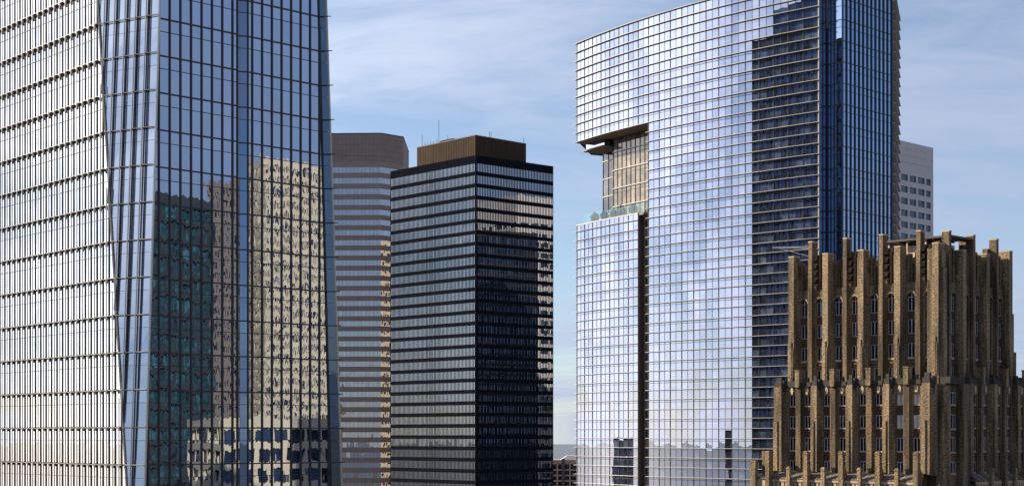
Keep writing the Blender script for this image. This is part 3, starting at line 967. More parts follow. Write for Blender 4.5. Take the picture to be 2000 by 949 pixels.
    for k in range(len(rows) - 1):
        for i in range(n):
            tilted_pane(mbp, Fq, i * w + .03, (i + 1) * w - .03, rows[k + 1] + .03, rows[k] - .03, -0.08, 0, 0.004)
        MB().prism_sz(Fq, [(0.1, rows[k] - 0.04), (Fq.len + 0.3, rows[k] - 0.04), (Fq.len + 0.3, rows[k] + 0.04), (0.1, rows[k] + 0.04)], 0.02, 0.75).build('sunshade', 'fin_metal', root)
    mbp.build('edge_facade_panes', 'curved_glass', root, 'stuff')


curved_tower()


def shrub(t, rad, hgt, label):
    x, y = cpt(t, CR - 1.9)
    z0 = EYE + 45.56
    root = thing('clipped_shrub', label, 'shrub', (x, y, z0), 'round shrubs along the sky terrace')
    pot = MB()
    n = 10
    r0 = [Vector((x + 0.42 * math.cos(2 * math.pi * i / n), y + 0.42 * math.sin(2 * math.pi * i / n), z0)) for i in range(n)]
    r1 = [Vector((x + 0.55 * math.cos(2 * math.pi * i / n), y + 0.55 * math.sin(2 * math.pi * i / n), z0 + 0.55)) for i in range(n)]
    pot.prism(r0, r1).build('pot', 'slot_stone', root)
    MB().tube((x, y, z0 + 0.5), (x, y, z0 + 1.1), 0.08).build('trunk', 'twig', root)
    rng = random.Random(int(t * 1e5))
    vs, fs = [], []
    for i in range(900):
        v = Vector((rng.gauss(0, 1), rng.gauss(0, 1), rng.gauss(0, 1))).normalized()
        rr = rad * (0.55 + 0.5 * rng.random() ** 0.6) * (1 + 0.12 * math.sin(5 * v.x + 3 * v.z))
        c = Vector((x, y, z0 + 0.5 + hgt / 2)) + Vector((v.x * rr, v.y * rr, v.z * rr * hgt / (2 * rad)))
        a = Vector((rng.gauss(0, 1), rng.gauss(0, 1), rng.gauss(0, 1))).normalized() * 0.13
        b2 = a.cross(v).normalized() * 0.10
        k = len(vs)
        vs += [c - a, c + b2, c + a, c - b2]
        fs.append((k, k + 1, k + 2, k + 3))
    mb = MB(); mb.v = [tuple(q) for q in vs]; mb.f = fs
    mb.build('crown', 'leaf', root)


for t, rad, hgt, lb in ((3.6501, 0.95, 1.9, 'leftmost round shrub on the sky terrace, standing clear of the glass wall'),
                        (3.6720, 0.85, 1.8, 'second round shrub from the left on the sky terrace'),
                        (3.6939, 0.80, 1.7, 'third round shrub from the left on the sky terrace'),
                        (3.7105, 1.00, 2.2, 'tallest round shrub, fourth from the left on the sky terrace'),
                        (3.7348, 0.95, 2.0, 'rightmost round shrub on the sky terrace beside the main facade')):
    shrub(t, rad, hgt, lb)


# ------------------------------------------------------------------ white office tower behind
def white_tower():
    root = thing('office_tower', 'pale office block with square dark windows behind the curved glass tower', 'office tower', (120, 540, 0))
    a, b = (116.03, 513.85), (143.33, 540.0)
    F = face2(a, b, (150, 400))
    c = (a[0] - 0.6915 * 32, a[1] + 0.7224 * 32)
    d = (b[0] + c[0] - a[0], b[1] + c[1] - a[1])
    G = face2(c, a, (0, 400))
    ZT = 97.55

    def wall(FF, cols, zt, mat='white_precast'):
        # piers between the windows, bands between the storeys: windows sit back in real openings
        ends = [0.0]
        for s0, s1 in cols:
            MB().box(FF, ends[-1], s0, -EYE + .1, 87.2, -0.6, 0).build('wall_pier', mat, root)
            ends.append(s1)
        MB().box(FF, ends[-1], FF.len, -EYE + .1, 87.2, -0.6, 0).build('wall_pier', mat, root)
        z = 86.6
        MB().box(FF, 0, FF.len, 87.2, 90.6, -0.6, 0).build('parapet_panel', mat, root)
        for q in range(3):
            n = 7
            for i in range(n):
                w = FF.len / n
                piece('parapet_panel', FF, (i + .5) * w, 90.65 + 2.3 * (q + .5), w - 0.04, 2.26, -0.6, 0.0, mat, root)
        for s0, s1 in cols:
            zz = 87.2
            z = 86.6
            while z > -40:
                MB().box(FF, s0, s1, z, zz, -0.6, -0.01).build('spandrel', mat, root)
                w = piece('window', FF, (s0 + s1) / 2, z - 1.05, s1 - s0, 2.1, -0.6, -0.35, 'office_glass', root)
                for j in (1, 2, 3, 4):
                    o = bpy.data.objects.new('window_bar', slab(FF, 0.09, 2.1, -0.35, -0.28, 'mullion_dark'))
                    COL.objects.link(o); o.parent = w
                    o.location = Vector((FF.u[0], FF.u[1], 0)) * ((j / 5 - .5) * (s1 - s0))
                zz = z - 2.1
                z -= 3.93
    cols = [(12.75 - 5.15 * 2, 16.6 - 5.15 * 2), (12.75 - 5.15, 16.6 - 5.15)]
    cols += [(12.95 + 5.15 * k, 16.95 + 5.15 * k) for k in range(0, 4)] + [(12.95 + 5.15 * 4, 36.3)]
    wall(F, cols[:-1] + [(33.4, 36.2)], ZT)
    n = 6
    wall(G, [(1.2 + 5.1 * k, 5.1 + 5.1 * k) for k in range(n)], ZT, 'white_precast')
    H = face2(c, d, (0, 700))
    wall(H, [(2.2 + 5.15 * k, 6.1 + 5.15 * k) for k in range(7)], ZT)
    p = [a, b, d, c]
    cx = sum(q[0] for q in p) / 4; cy = sum(q[1] for q in p) / 4
    MB().plan([(x + (cx - x) * .08, y + (cy - y) * .08) for x, y in p], -EYE + .1, ZT - 0.3).build('core', 'core_dark', root)


white_tower()


# ------------------------------------------------------------------ low brown block far behind
def low_block():
    root = thing('low_block', 'low brown apartment block far off between the black tower and curved tower', 'building', (35, 1000, 0))
    F = Face((20.0, 1000.0), (1, 0), (0, -1))
    MB().box(F, 0, 26, -EYE + 0.1, -18.2, -24, -0.4).build('core', 'brown_dark', root)
    MB().box(F, 0, 26, -18.2, -15.6, -24, 0).build('roof_band', 'tan_concrete', root)
    for k in range(0, 9):
        z = -21.4 - 3.45 * k
        MB().box(F, 0, 26, z - 1.0, z, -0.4, 0.0).build('floor_band', 'tan_concrete', root)
        for i in range(7):
            piece('window', F, 2.2 + 3.6 * i, z + 1.25, 3.2, 2.3, -0.5, -0.3, 'old_window_glass', root)
    for s in (0.4, 8.6, 16.5, 24):
        MB().box(F, s - .45, s + .45, -EYE + 0.1, -15.9, -0.4, 0.35).build('pier', 'tan_concrete', root)
    MB().box(F, 11.3, 13.2, -EYE + 0.1, -14.8, -0.4, 0.6).build('stair_tower', 'brown_dark', root)
    MB().prism_sz(F, [(10.5, -15.6), (19.5, -15.6), (19.5, -12.9), (14.8, -12.9)], -9, -3).build('roof_house', 'white_paint', root)
    MB().box(F, 20.3, 21.3, -15.6, -8.4, -4, -3).build('chimney', 'brown_dark', root)


low_block()


# ------------------------------------------------------------------ old brick tower
def arch_poly(s0, s1, z0, zs, n=8):
    r = (s1 - s0) / 2; c = (s0 + s1) / 2
    return [(s0, z0), (s1, z0)] + [(c + r * math.cos(math.pi * i / n), zs + r * math.sin(math.pi * i / n)) for i in range(n + 1)]


def window(F, s0, s1, z0, z1, d, parent, blind=False, arched=False):
    """sash pair: glass > frame, centre bar, sill"""
    g = MB()
    if arched:
        r = (s1 - s0) / 2
        g.prism_sz(F, arch_poly(s0, s1, z0, z1 - r), d - 0.1, d)
    else:
        g.box(F, s0, s1, z0, z1, d - 0.1, d)
    w = g.build('window', 'old_window_glass', parent)
    fr = MB()
    t = 0.07
    fr.box(F, s0, s0 + t, z0, z1 - (0.5 if arched else 0), d - 0.02, d + 0.05)
    fr.box(F, s1 - t, s1, z0, z1 - (0.5 if arched else 0), d - 0.02, d + 0.05)
    fr.box(F, s0, s1, z0, z0 + t, d - 0.02, d + 0.06)
    if arched:
        fr.box(F, s0, s1, z1 - 0.66, z1 - 0.59, d - 0.02, d + 0.06)
    else:
        fr.box(F, s0, s1, z1 - t, z1, d - 0.02, d + 0.06)
    fr.build('frame', 'window_frame', w)
    c = (s0 + s1) / 2
    MB().box(F, c - 0.055, c + 0.055, z0, z1 - (0.05 if arched else 0), d - 0.015, d + 0.08).build('centre_bar', 'window_frame', w)
    if blind:
        MB().box(F, s0 + 0.08, c - 0.12, z0 + 0.08, z1 - 0.08, d, d + 0.012).build('blind', 'blind_white', w)
        MB().box(F, c + 0.12, s1 - 0.08, z0 + 0.1, z1 - 0.08, d, d + 0.012).build('blind', 'blind_white', w)
    return w


def pier_mesh(F, s0, s1, z0, z1, d0, d1, cap=True):
    """brick pier with stepped-back flanks and a small cap"""
    mb = MB()
    mb.box(F, s0, s1, z0, z1, d0, d1)
    return mb


def brick_tower():
    root = thing('brick_tower', 'old tan brick tower with tall crowned piers and narrow windows, in front at right', 'tower', (64, 250, 0))
    n = (-0.711, -0.703); u = (0.703, -0.711)
    FA = Face((44.895, 252.984), u, n)
    FB = Face((62.61, 235.07), (0.711, 0.703), u)
    rng = random.Random(3)

    # ---- solid inside
    def fr_pt(s, d): return FA.at(s, 0, d)[:2]
    core = [fr_pt(0.2, -1.6), fr_pt(24.0, -1.6), FB.at(20.0, 0, -1.2)[:2], (fr_pt(0.2, -1.6)[0] + .711 * 18, fr_pt(0.2, -1.6)[1] + .703 * 18)]
    MB().plan(core, -20, 25.2).build('core', 'brick_brown', root)
    core2 = [fr_pt(-0.6, 2.3), fr_pt(27.3, 2.3), FB.at(26.0, 0, 2.3)[:2], (fr_pt(-0.6, 2.3)[0] + .711 * 26, fr_pt(-0.6, 2.3)[1] + .703 * 26)]
    MB().plan(core2, -EYE + 0.1, 7.2).build('lower_core', 'brick_brown', root)

    edging = MB()
    # ---- upper storeys
    def upper_bay(F, s, W, lit):
        """from the left edge of a main pier to the next one"""
        mid = s + 0.6 + W / 2
        for sgn, c in ((-1, mid - W * 0.2345), (1, mid + W * 0.2345)):
            a, b = c - 0.6, c + 0.6
            window(F, a, b, 18.55, 21.25, -0.3, root, arched=True)
            window(F, a, b, 15.15, 17.3, -0.3, root)
            window(F, a, b, 11.6, 13.75, -0.3, root)
            window(F, a, b, 7.4, 10.15, -0.3, root)
            for z0, z1 in ((17.3, 18.55), (13.75, 15.15)):
                sp = MB().box(F, a, b, z0, z1, -0.7, -0.2).build('spandrel_panel', 'terracotta', root)
                for q in (0.25, 0.5, 0.75):
                    MB().box(F, a + 1.2 * q - .04, a + 1.2 * q + .04, z0 + 0.1, z1 - 0.1, -0.21, -0.14).build('flute', 'terracotta', sp)
            MB().box(F, a - 0.05, b + 0.05, 11.35, 11.6, -0.7, -0.05).build('sill', 'limestone', root)
            MB().box(F, a, b, 10.15, 11.35, -0.7, -0.2).build('brick_panel', 'brick_brown', root)
            for q in range(5):
                edging.box(F, a + 0.05 + 0.24 * q, a + 0.17 + 0.24 * q, 10.85, 11.1, -0.2, 0.02)
            # arch head: two shoulders round the opening and a raised hood
            r = 0.6
            pts = [(c + r * math.cos(math.pi * i / 10), 20.65 + r * math.sin(math.pi * i / 10)) for i in range(11)]
            for h0, h1 in ((0, 5), (5, 10)):
                arcp = pts[h0:h1 + 1]
                corner = (b + 0.001, 22.8) if h0 == 0 else (a - 0.001, 22.8)
                poly = arcp + ([(c, 22.8), (b, 22.8)] if h0 == 0 else [(a, 22.8), (c, 22.8)])
                MB().prism_sz(F, poly, -0.7, 0.0).build('arch_shoulder', 'brick_brown', root)
            for i in range(10):
                r2, r3 = 0.72, 0.98
                a0, a1 = math.pi * i / 10, math.pi * (i + 1) / 10
                MB().prism_sz(F, [(c + r2 * math.cos(a0), 20.65 + r2 * math.sin(a0)), (c + r3 * math.cos(a0), 20.65 + r3 * math.sin(a0)),
                                  (c + r3 * math.cos(a1), 20.65 + r3 * math.sin(a1)), (c + r2 * math.cos(a1), 20.65 + r2 * math.sin(a1))], -0.1, 0.14).build('arch_stone', 'brick_tan', root)
            # toothed brick edging beside the window strip
            for q in range(22):
                z = 11.8 + 0.42 * q
                for e in (a - 0.26, b + 0.14):
                    edging.box(F, e, e + 0.12, z, z + 0.2, -0.02, 0.09)
        # wall strips between the window strips
        w0, w1 = mid - W * 0.2345, mid + W * 0.2345
        for a, b in ((s, w0 - 0.6), (w0 + 0.6, w1 - 0.6), (w1 + 0.6, s + W)):
            MB().box(F, a, b, 5.0, 22.8, -0.9, 0.0).build('brick_wall', 'brick_brown', root)
        # crown behind the piers: a recessed screen of slots and slim shafts
        cr = [(s + 1.0, 1.9), (s + 2.2, mid - 0.3)]
        sl0, sl1 = w0 - 0.15, w0 + 0.2
        for a, b, z0, z1 in ((s + 0.9, sl0, 22.8, 26.6), (sl1, mid, 22.8, 26.9), (sl0, sl1, 25.7, 26.6), (mid, w1 - 0.1, 22.8, 26.7), (w1 + 0.2, s + W, 22.8, 27.0), (w1 - 0.1, w1 + 0.2, 25.9, 26.7)):
            MB().box(F, a, b, z0, z1, -1.3, -0.75).build('crown_wall', 'brick_brown', root)
        for a, wd, zt, d1 in ((w0 - 0.75, 0.32, 27.2, -0.25), (w0 + 0.32, 0.30, 26.4, -0.35), (w0 + 0.78, 0.36, 27.8, -0.2), (w1 - 0.35, 0.35, 28.3, -0.2), (w1 + 0.32, 0.45, 28.0, -0.15)):
            MB().prism_dz(F, [(-1.25, 22.0), (d1, 22.0), (d1, zt - 0.9), (d1 - 0.25, zt), (-1.25, zt)], a, a + wd).build('crown_shaft', 'brick_brown', root)
        # minor pier between the two window strips, rising highest
        p = MB()
        p.box(F, mid - 0.33, mid + 0.33, 5.0, 27.4, -0.7, 0.5)
        p.box(F, mid - 0.52, mid + 0.52, 5.0, 23.0, -0.7, 0.22)
        p.prism_dz(F, [(-0.9, 27.4), (0.48, 27.4), (0.45, 30.2), (-0.75, 30.2), (-0.85, 28.3)], mid - 0.31, mid + 0.36)
        mp = p.build('minor_pier', 'brick_brown', root)
        MB().box(F, mid - 0.36, mid + 0.40, 30.2, 30.42, -0.8, 0.5).build('cap', 'limestone', mp)
        MB().box(F, mid - 0.9, mid - 0.33, 22.6, 28.9, -1.6, -0.75).build('shoulder_shaft', 'brick_brown', root)
        MB().box(F, mid - 1.3, mid - 0.9, 22.6, 27.6, -1.5, -0.8).build('shoulder_shaft', 'brick_brown', root)
        # curved louvres stacked beside the minor pier, one below the other
        for q in range(4):
            zc = 27.1 - 1.08 * q
            up = [(-0.5 + 0.72 * math.sin(math.pi / 2 * i / 6), zc - 0.55 + 0.5 * math.cos(math.pi / 2 * i / 6)) for i in range(7)]
            dn = [(-0.5 + 0.72 * math.sin(math.pi / 2 * i / 6), zc - 0.98 + 0.62 * math.cos(math.pi / 2 * i / 6)) for i in range(7)]
            prof = [(-0.9, zc - 0.05)] + up + [(0.22, zc - 0.98)] + dn[::-1][1:] + [(-0.9, zc - 0.36)]
            MB().prism_dz(F, prof, mid + 0.33, mid + 0.95).build('louvre', 'brick_brown', root)
        MB().box(F, mid + 0.33, mid + 0.85, 22.8, 28.2, -0.9, -0.5).build('louvre_back', 'soot_stone', root)
        MB().prism_dz(F, [(-0.9, 22.0), (0.05, 22.0), (0.35, 23.2), (0.0, 23.4), (-0.9, 23.2)], mid + 0.33, mid + 0.95).build('louvre', 'brick_brown', root)
        MB().prism_dz(F, [(-0.9, 27.3), (0.25, 27.3), (0.1, 28.3), (-0.9, 28.3)], mid + 0.33, mid + 0.8).build('louvre', 'brick_brown', root)

    def main_pier(F, s, z1=28.1, w=1.0):
        p = MB()
        p.box(F, s, s + w, 2.0, z1, -0.9, 0.9)
        p.box(F, s + w, s + w + 0.22, 2.0, z1 - 1.0, -0.9, 0.55)
        p.box(F, s + w + 0.22, s + w + 0.42, 2.0, z1 - 3.4, -0.9, 0.25)
        p.box(F, s - 0.22, s, 2.0, z1 - 1.0, -0.9, 0.55)
        p.box(F, s - 0.42, s - 0.22, 2.0, z1 - 3.4, -0.9, 0.25)
        p.box(F, s - 0.04, s + w * 0.6, 2.0, 14.6, 0.85, 1.02)
        p.box(F, s + w * 0.7, s + w * 0.82, 9.0, 13.6, 0.85, 0.98)
        o = p.build('main_pier', 'brick_tan', root)
        MB().box(F, s - 0.04, s + w + 0.04, z1, z1 + 0.2, -0.7, 0.93).build('cap', 'limestone', o)

    WA, WB = 6.4, 7.1
    FAu, FBu = FA.shifted(0, 0.5), FB.shifted(0, 0.5)
    for k in range(4):
        upper_bay(FAu, WA * k, WA, True)
        main_pier(FAu, WA * k)
    main_pier(FAu, 25.6)
    for k in range(3):
        upper_bay(FBu, -1.4 + WB * k, WB, False)
        if k:
            main_pier(FBu, -1.4 + WB * k, 27.6)
    p = MB()
    p.box(FB, -0.6, 0.1, 2, 27.6, -0.9, 1.05)
    p.build('main_pier', 'brick_tan', root)
    main_pier(FBu, -1.4 + WB * 3, 28.6)
    MB().box(FB, 19.4, 21.6, 2.0, 24.0, -6, 0.9).build('corner_wall', 'brick_brown', root)
    MB().box(FB, 19.7, 21.9, 2.0, 19.0, -6, 1.1).build('corner_wall', 'brick_brown', root)
    MB().box(FB, 19.5, 22.3, 2.0, 13.0, -6, 1.3).build('corner_wall', 'brick_brown', root)

    edging.build('toothed_edging', 'brick_tan', root, 'stuff')
    # ---- lower storeys, standing 3.2 m further out
    LD = 3.85

    def lower_bay(F, s, W, ends=False, blinds=()):
        mid = s + 0.65 + W / 2
        w0, w1 = mid - W * 0.2188, mid + W * 0.2188
        for j, c in enumerate((w0, w1)):
            a, b = c - 0.58, c + 0.58
            zs = ((4.5, 6.1), (1.06, 2.95), (-2.44, -0.38), (-5.6, -3.96), (-9.0, -7.4))
            for q, (z0, z1) in enumerate(zs):
                window(F, a, b, z0, z1, LD - 0.28, root, blind=((j, q) in blinds))
                MB().box(F, a - 0.05, b + 0.05, z0 - 0.14, z0, LD - 0.6, LD - 0.12).build('sill', 'limestone', root)
                if q < 4:
                    sp = MB().box(F, a, b, zs[q + 1][1], z0 - 0.14, LD - 0.6, LD - 0.22).build('spandrel_panel', 'terracotta', root)
                    MB().prism_sz(F, [(c - 0.34, z0 - 0.35), (c + 0.34, z0 - 0.35), (c, z0 - 1.05)], LD - 0.23, LD - 0.14).build('flute', 'terracotta', sp)
            MB().box(F, a, b, 6.1, 7.5, LD - 0.6, LD - 0.05).build('brick_panel', 'brick_tan', root)
            MB().prism_sz(F, [(c - 0.16, 6.3), (c + 0.16, 6.3), (c + 0.28, 7.0), (c, 7.5), (c - 0.28, 7.0)], LD - 0.1, LD + 0.12).build('keystone', 'limestone', root)
        for a, b in ((s, w0 - 0.58), (w0 + 0.58, w1 - 0.58), (w1 + 0.58, s + W)):
            MB().box(F, a, b, -12, 7.5, LD - 0.9, LD).build('brick_wall', 'brick_brown', root)
        p = MB()
        p.box(F, mid - 0.40, mid + 0.40, -12, 7.6, LD - 0.3, LD + 0.38)
        p.box(F, mid - 0.58, mid + 0.58, -12, 6.6, LD - 0.3, LD + 0.18)
        p.build('minor_pier', 'brick_brown', root)
        t = MB()
        t.box(F, mid - 0.45, mid + 0.35, 7.4, 9.9, LD - 0.5, LD + 0.65)
        t.box(F, mid - 0.52, mid + 0.42, 9.9, 10.1, LD - 0.55, LD + 0.7)
        t.build('turret', 'brick_tan', root)
        # sooty crenellated parapet
        for a, b in ((s + 1.1, w0 + 0.75), (mid + 0.4, s + W - 0.4)):
            m = MB()
            m.box(F, a, b, 7.5, 8.15, LD - 0.5, LD + 0.18)
            nn = int((b - a) / 0.5)
            for q in range(nn):
                hq = 8.15 + (0.75 if q == nn // 2 else (0.25 if q % 2 else 0.0))
                if hq > 8.16:
                    m.box(F, a + (b - a) * q / nn + .03, a + (b - a) * (q + 1) / nn - .03, 8.15, hq, LD - 0.45, LD + 0.15)
            m.build('parapet', 'soot_stone', root)
        # front terrace: sloping metal roof, little arcaded wall, pinnacles
        rf = MB().prism_dz(F, [(LD + 0.6, -5.75), (LD + 2.1, -6.75), (LD + 2.1, -6.85), (LD + 0.6, -6.85)], s + 0.1, s + W - 0.1).build('ledge_roof', 'copper_roof', root)
        for q in (0.3, 0.62, 0.88):
            MB().prism_dz(F, [(LD + 0.6, -5.70), (LD + 2.12, -6.70), (LD + 2.12, -6.78), (LD + 0.6, -5.78)], s + W * q, s + W * q + 0.07).build('roof_seam', 'limestone', rf)
        MB().box(F, s, s + W, -20, -9.2, LD + 0.4, LD + 1.95).build('terrace_wall', 'limestone', root)
        MB().box(F, s, s + W, -7.2, -6.86, LD + 1.55, LD + 2.07).build('terrace_cornice', 'limestone', root)
        MB().box(F, s, s + W, -9.2, -7.2, LD + 0.4, LD + 1.55).build('terrace_back_wall', 'soot_stone', root)
        for q in range(8):
            c = s + (q + 0.5) * W / 8
            MB().box(F, c - 0.26, c + 0.26, -9.2, -7.2, LD + 1.55, LD + 1.97).build('arcade_post', 'limestone', root)
        for c, wd, zt in ((s + 3.42, 0.62, -4.85), (s + W + 0.2, 0.80, -2.45)):
            m = MB()
            m.box(F, c - wd / 2, c + wd / 2, -20, zt - 0.4, LD + 2.05, LD + 2.55)
            m.box(F, c - wd / 2 - .06, c + wd / 2 + .06, zt - 0.4, zt - 0.2, LD + 2.0, LD + 2.6)
            m.box(F, c - wd / 2 + .06, c + wd / 2 - .06, zt - 0.2, zt, LD + 2.1, LD + 2.5)
            m.prism_dz(F, [(LD + 1.2, -20), (LD + 2.05, -20), (LD + 2.05, zt - 1.8), (LD + 1.2, zt - 3.2)], c - wd / 2 + .08, c + wd / 2 - .08)
            m.build('pinnacle', 'brick_tan', root)

    def lower_pier(F, s, w=1.0, z1=8.5):
        p = MB()
        p.box(F, s, s + w, -5.7, z1 - 0.9, LD - 0.5, LD + 0.75)
        p.box(F, s + w, s + w + 0.22, -5.9, z1 - 1.6, LD - 0.5, LD + 0.5)
        p.box(F, s + w + 0.22, s + w + 0.45, -5.9, z1 - 2.6, LD - 0.5, LD + 0.3)
        p.box(F, s + w + 0.45, s + w + 0.62, -5.9, z1 - 1.2, LD - 0.5, LD + 0.15)
        p.box(F, s - 0.22, s, -5.9, z1 - 1.6, LD - 0.5, LD + 0.5)
        p.box(F, s - 0.06, s + w * 0.5, -5.6, 2.2, LD + 0.7, LD + 0.88)
        o = p.build('main_pier', 'brick_tan', root)
        f = MB()
        f.box(F, s + 0.05, s + w - 0.05, z1 - 0.9, z1 - 0.1, LD - 0.4, LD + 0.65)
        f.box(F, s + 0.25, s + w - 0.2, z1 - 0.1, z1 + 0.6, LD - 0.2, LD + 0.45)
        f.box(F, s + w - 0.05, s + w + 0.3, z1 - 1.5, z1 + 0.1, LD - 0.4, LD + 0.4)
        f.build('finial', 'soot_stone', o)

    for k in range(4):
        lower_bay(FA, WA * k, WA, blinds=((0, 0), (0, 1), (1, 0), (1, 1)) if k == 3 else ())
        lower_pier(FA, WA * k + (-0.5 if k == 0 else 0.1), 1.4 if k == 0 else 1.0, 8.4 if k == 0 else 8.5)
    lower_pier(FA, 25.75, 1.3)
    MB().box(FA, 27.2, 28.6, -12, 7.4, 1.0, 3.0).build('corner_wall', 'brick_brown', root)
    FB2 = FB
    for k in range(4):
        lower_bay(FB2, 2.2 + WB * k, WB)
        lower_pier(FB2, 2.2 + WB * k)
    MB().box(FB2, -2.5, 2.2, -12, 7.3, LD - 1.4, LD - 0.1).build('corner_wall', 'brick_brown', root)
    for z0, z1 in ((4.4, 6.2), (0.9, 3.0), (-2.5, -0.3), (-5.6, -3.9)):
        window(FB2, -2.1, -0.75, z0, z1, LD - 0.1, root)
        MB().box(FB2, -2.2, -0.65, z0 - 0.15, z0, LD - 0.3, LD + 0.1).build('sill', 'limestone', root)
    p = MB()
    p.box(FB2, -0.2, 1.7, -12, 7.4, LD - 0.5, LD + 1.0)
    p.box(FB2, -0.45, -0.2, -12, 6.4, LD - 0.5, LD + 0.4)
    p.build('main_pier', 'brick_brown', root)
    MB().box(FB2, -2.6, 1.8, 7.4, 8.5, LD - 1.4, LD + 0.2).build('parapet', 'soot_stone', root)
    MB().box(FB2, -3.3, -2.75, -12, 7.0, LD - 0.6, LD + 0.35).build('brick_shaft', 'brick_tan', root)
    MB().box(FB2, 30.0, 34, -12, 10.3, LD - 3, LD + 0.5).build('corner_wall', 'brick_brown', root)
    # left end of the front terrace: a cluster of stubby piers
    for a, wd, zt, d0, d1 in ((-3.95, 0.6, -4.1, 5.2, 6.2), (-3.2, 0.55, -4.0, 5.9, 6.6), (-2.5, 0.9, -2.5, 3.6, 5.0), (-0.75, 0.75, -2.5, 5.5, 6.6)):
        m = MB()
        m.box(FA, a, a + wd, -20, zt - 0.25, d0, d1)
        m.box(FA, a - .05, a + wd + .05, zt - 0.25, zt, d0 - .05, d1 + .05)
        m.build('pinnacle', 'brick_tan', root)
    MB().box(FA, -4.0, 0, -20, -9.2, LD, LD + 1.95).build('terrace_wall', 'limestone', root)
    MB().box(FA, -3.0, 0, -9.2, -7.0, LD, LD + 2.3).build('terrace_wall', 'limestone', root)
    MB().prism_dz(FA, [(LD - 0.6, -5.4), (LD + 2.4, -6.75), (LD + 2.4, -6.95), (LD - 0.6, -6.95)], -2.9, 0.1).build('ledge_roof', 'copper_roof', root)
    # ---- rooftop: peach penthouse wall under a dark flat canopy, vent cap, rails
    MB().box(FA, 15.5, 24.2, 25.0, 28.7, -7.5, -4.2).build('roof_house', 'peach_render', root)
    cn = MB().box(FA, 14.8, 26.0, 29.55, 29.85, -9.5, -3.0).build('roof_canopy', 'brown_dark', root)
    for s in range(15, 26, 2):
        MB().box(FA, s, s + 0.12, 29.3, 29.55, -9.3, -3.1).build('joist', 'brown_dark', cn)
    for s in (15.2, 18.4, 21.6, 25.4):
        MB().box(FA, s, s + 0.2, 25.2, 29.55, -3.5, -3.3).build('canopy_post', 'peach_render', root)
    v0 = FB.at(5.6, 28.0, -3.2)
    MB().tube(v0, (v0[0], v0[1], v0[2] + 1.0), 0.55, 8).build('vent_pipe', 'limestone', root)
    n = 8
    MB().prism([(v0[0] + 1.25 * math.cos(2 * math.pi * i / n), v0[1] + 1.25 * math.sin(2 * math.pi * i / n), v0[2] + 1.0) for i in range(n)],
               [(v0[0] + 0.3 * math.cos(2 * math.pi * i / n), v0[1] + 0.3 * math.sin(2 * math.pi * i / n), v0[2] + 1.5) for i in range(n)]).build('vent_cap', 'brown_dark', root)
    MB().box(FB, 3.2, 6.6, 25, 28.0, -4.5, -2.2).build('roof_house', 'brick_brown', root)
    MB().box(FB, 10.5, 13.6, 25, 28.3, -3.5, -1.0).build('roof_house', 'brick_brown', root)
    MB().box(FB, 13.2, 14.6, 25, 30.3, -3.6, -2.0).build('roof_house', 'brick_brown', root)
    for z in (27.5, 28.0, 28.5):
        MB().tube(FB.at(9.0, z, -1.0), FB.at(11.6, z, -1.0), 0.04, 4).build('roof_rail', 'rail_metal', root)


brick_tower()


def davit():
    FA = Face((44.895, 252.984), (0.703, -0.711), (-0.711, -0.703))
    p = FA.at(1.9, 28.0, -2.4)
    root = thing('roof_davit', 'thin white lattice arm reaching left from the brick tower roof', 'roof hoist', p)
    MB().tube(p, (p[0], p[1], p[2] + 1.9), 0.09).build('post', 'white_paint', root)
    a = (p[0], p[1], p[2] + 1.7); b = (p[0] - 6.2, p[1] + 1.2, p[2] + 2.0)
    MB().tube(a, b, 0.055, 5).build('arm', 'white_paint', root)
    MB().tube((a[0], a[1], a[2] + 0.35), b, 0.045, 5).build('arm', 'white_paint', root)
    MB().tube((p[0], p[1], p[2] + 0.3), (b[0] + 1.2, b[1], b[2] - 0.1), 0.04, 5).build('stay', 'white_paint', root)


davit()


# ------------------------------------------------------------------ towers outside the frame, seen only mirrored in the glass
def plain_office(name, label, cat, plan, zt, mat, gmat, fl, win_h, mod, faces, z_low=-30, mw=0.35):
    """office block: stone bands and posts round set-back windows on the given sides"""
    cx = sum(p[0] for p in plan) / len(plan); cy = sum(p[1] for p in plan) / len(plan)
    root = thing(name, label, cat, (cx, cy, 0))
    MB().plan([(x + (cx - x) * .16, y + (cy - y) * .16) for x, y in plan], -EYE + .1, zt - 0.4).build('core', 'core_dark', root)
    for i in faces:
        a, b = plan[i], plan[(i + 1) % len(plan)]
        F = face2(a, b, (2 * a[0] - cx, 2 * a[1] - cy))
        MB().box(F, 0, F.len, zt - 2.2, zt, -1, 0).build('parapet_band', mat, root)
        z = zt - 2.2
        while z > z_low:
            nb = max(1, round((F.len - .2) / mod)); wb = (F.len - .2) / nb
            mb = MB()
            for k in range(nb):
                mb.box(F, .1 + k * wb, .1 + (k + 1) * wb - .01, z - win_h, z, -0.8, -0.45)
            mb.build('window_band', gmat, root)
            z -= win_h
            MB().box(F, 0, F.len, z - (fl - win_h), z, -0.8, 0).build('floor_band', mat, root)
            z -= fl - win_h
        MB().box(F, 0, F.len, -EYE + .1, z, -0.8, 0).build('lower_wall', mat, root)
        n = max(1, round(F.len / mod)); w = F.len / n
        for k in range(n + 1):
            MB().box(F, max(0, k * w - mw), min(F.len, k * w + mw), z, zt - 2.2, -0.7, -0.02).build('post', mat, root)
    return root


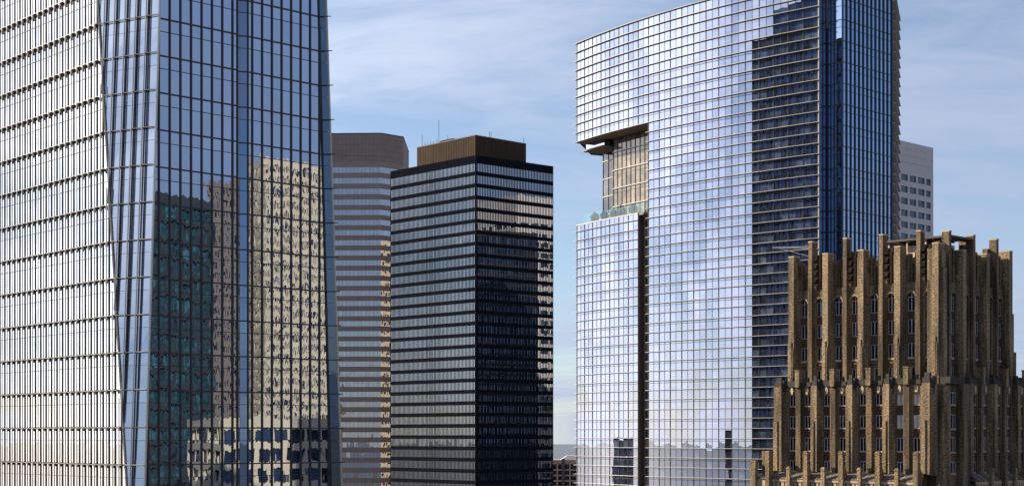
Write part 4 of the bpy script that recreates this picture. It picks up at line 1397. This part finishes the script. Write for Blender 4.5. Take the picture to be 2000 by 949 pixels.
plain_office('beige_tower', 'sunlit beige office tower with rows of windows, mirrored in the tapering glass tower', 'office tower',
             [(275.9, 122.7), (302.1, 145.1), (330, 140), (287, 112.5)], 86.5, 'beige_precast', 'dim_glass', 3.7, 2.25, 1.3, (0, 3), -40, 0.24)
plain_office('brown_tower', 'dark brown tower beside the beige one, mirrored in the tapering glass tower', 'office tower',
             [(250.9, 123.8), (258.2, 110.3), (273, 107.7), (265.6, 121.2)], 76.0, 'brown_precast', 'dim_glass', 3.6, 2.2, 1.6, (0, 3), -40, 0.3)
plain_office('teal_tower', 'dark teal glass block mirrored low in the tapering glass tower', 'office tower',
             [(127, 142.8), (97.5, 130.2), (106, 110), (136, 122)], 50.5, 'core_dark', 'teal_glass', 3.9, 3.1, 1.5, (0, 3), -30, 0.05)
plain_office('grey_block', 'low grey block with big windows, mirrored at the foot of the tapering glass tower', 'building',
             [(82.3, 155.1), (98.6, 178), (112, 168.4), (95.8, 145.5)], 3.3, 'beige_precast', 'dim_glass', 3.8, 2.5, 3.4, (0, 3), -30, 0.4)
plain_office('navy_tower', 'dark blue glass tower mirrored in the right half of the curved glass facade', 'skyscraper',
             [(-72, 282), (-38, 246.5), (-62, 224), (-96, 259)], 104.0, 'core_dark', 'navy_glass', 3.9, 3.2, 1.5, (0,), -30, 0.06)
nv_root = bpy.data.objects['navy_tower']
F = face2((-72, 282), (-38, 246.5), (0, 290))
MB().box(F, 14, F.len, 103.7, 110.5, -20, -0.6).build('upper_storeys', 'navy_glass', nv_root)
MB().box(F, 30, F.len, 110.5, 115.5, -16, -1.2).build('upper_storeys', 'navy_glass', nv_root)
plain_office('dark_tower', 'dark tower mirrored in the right face of the black finned tower', 'office tower',
             [(66.5, 525), (80.3, 547.6), (104, 533), (90, 510.5)], 80.0, 'core_dark', 'dim_glass', 3.9, 2.9, 1.5, (0, 3), -30, 0.12)
plain_office('box_building', 'dark box-shaped building mirrored low in the curved tower beside its slot', 'building',
             [(-203, 395), (-197, 420), (-222, 426), (-228, 401)], -0.8, 'brown_dark', 'navy_glass', 3.8, 2.4, 2.0, (0,), -40, 0.2)
plain_office('slim_tower', 'slim distant tower mirrored low in the curved tower', 'building',
             [(-157, 284), (-157, 289), (-162, 289), (-162, 284)], 0.8, 'brown_dark', 'navy_glass', 3.8, 2.4, 2.0, (0,), -40, 0.2)
plain_office('cream_tower', 'sunlit cream tower mirrored in the narrow right face of the striped tower', 'office tower',
             [(112, 583), (105, 622), (128, 626), (135, 587)], 94.0, 'beige_precast', 'dim_glass', 3.7, 1.7, 1.6, (0, 3), -40, 0.3)
plain_office('tan_tower', 'sunlit tan tower mirrored at the left edge of the striped tower windows', 'office tower',
             [(-196, -72), (-214, -68), (-219, -90), (-201, -94)], 100.0, 'beige_precast', 'dim_glass', 3.7, 1.9, 1.6, (0,), -40, 0.3)
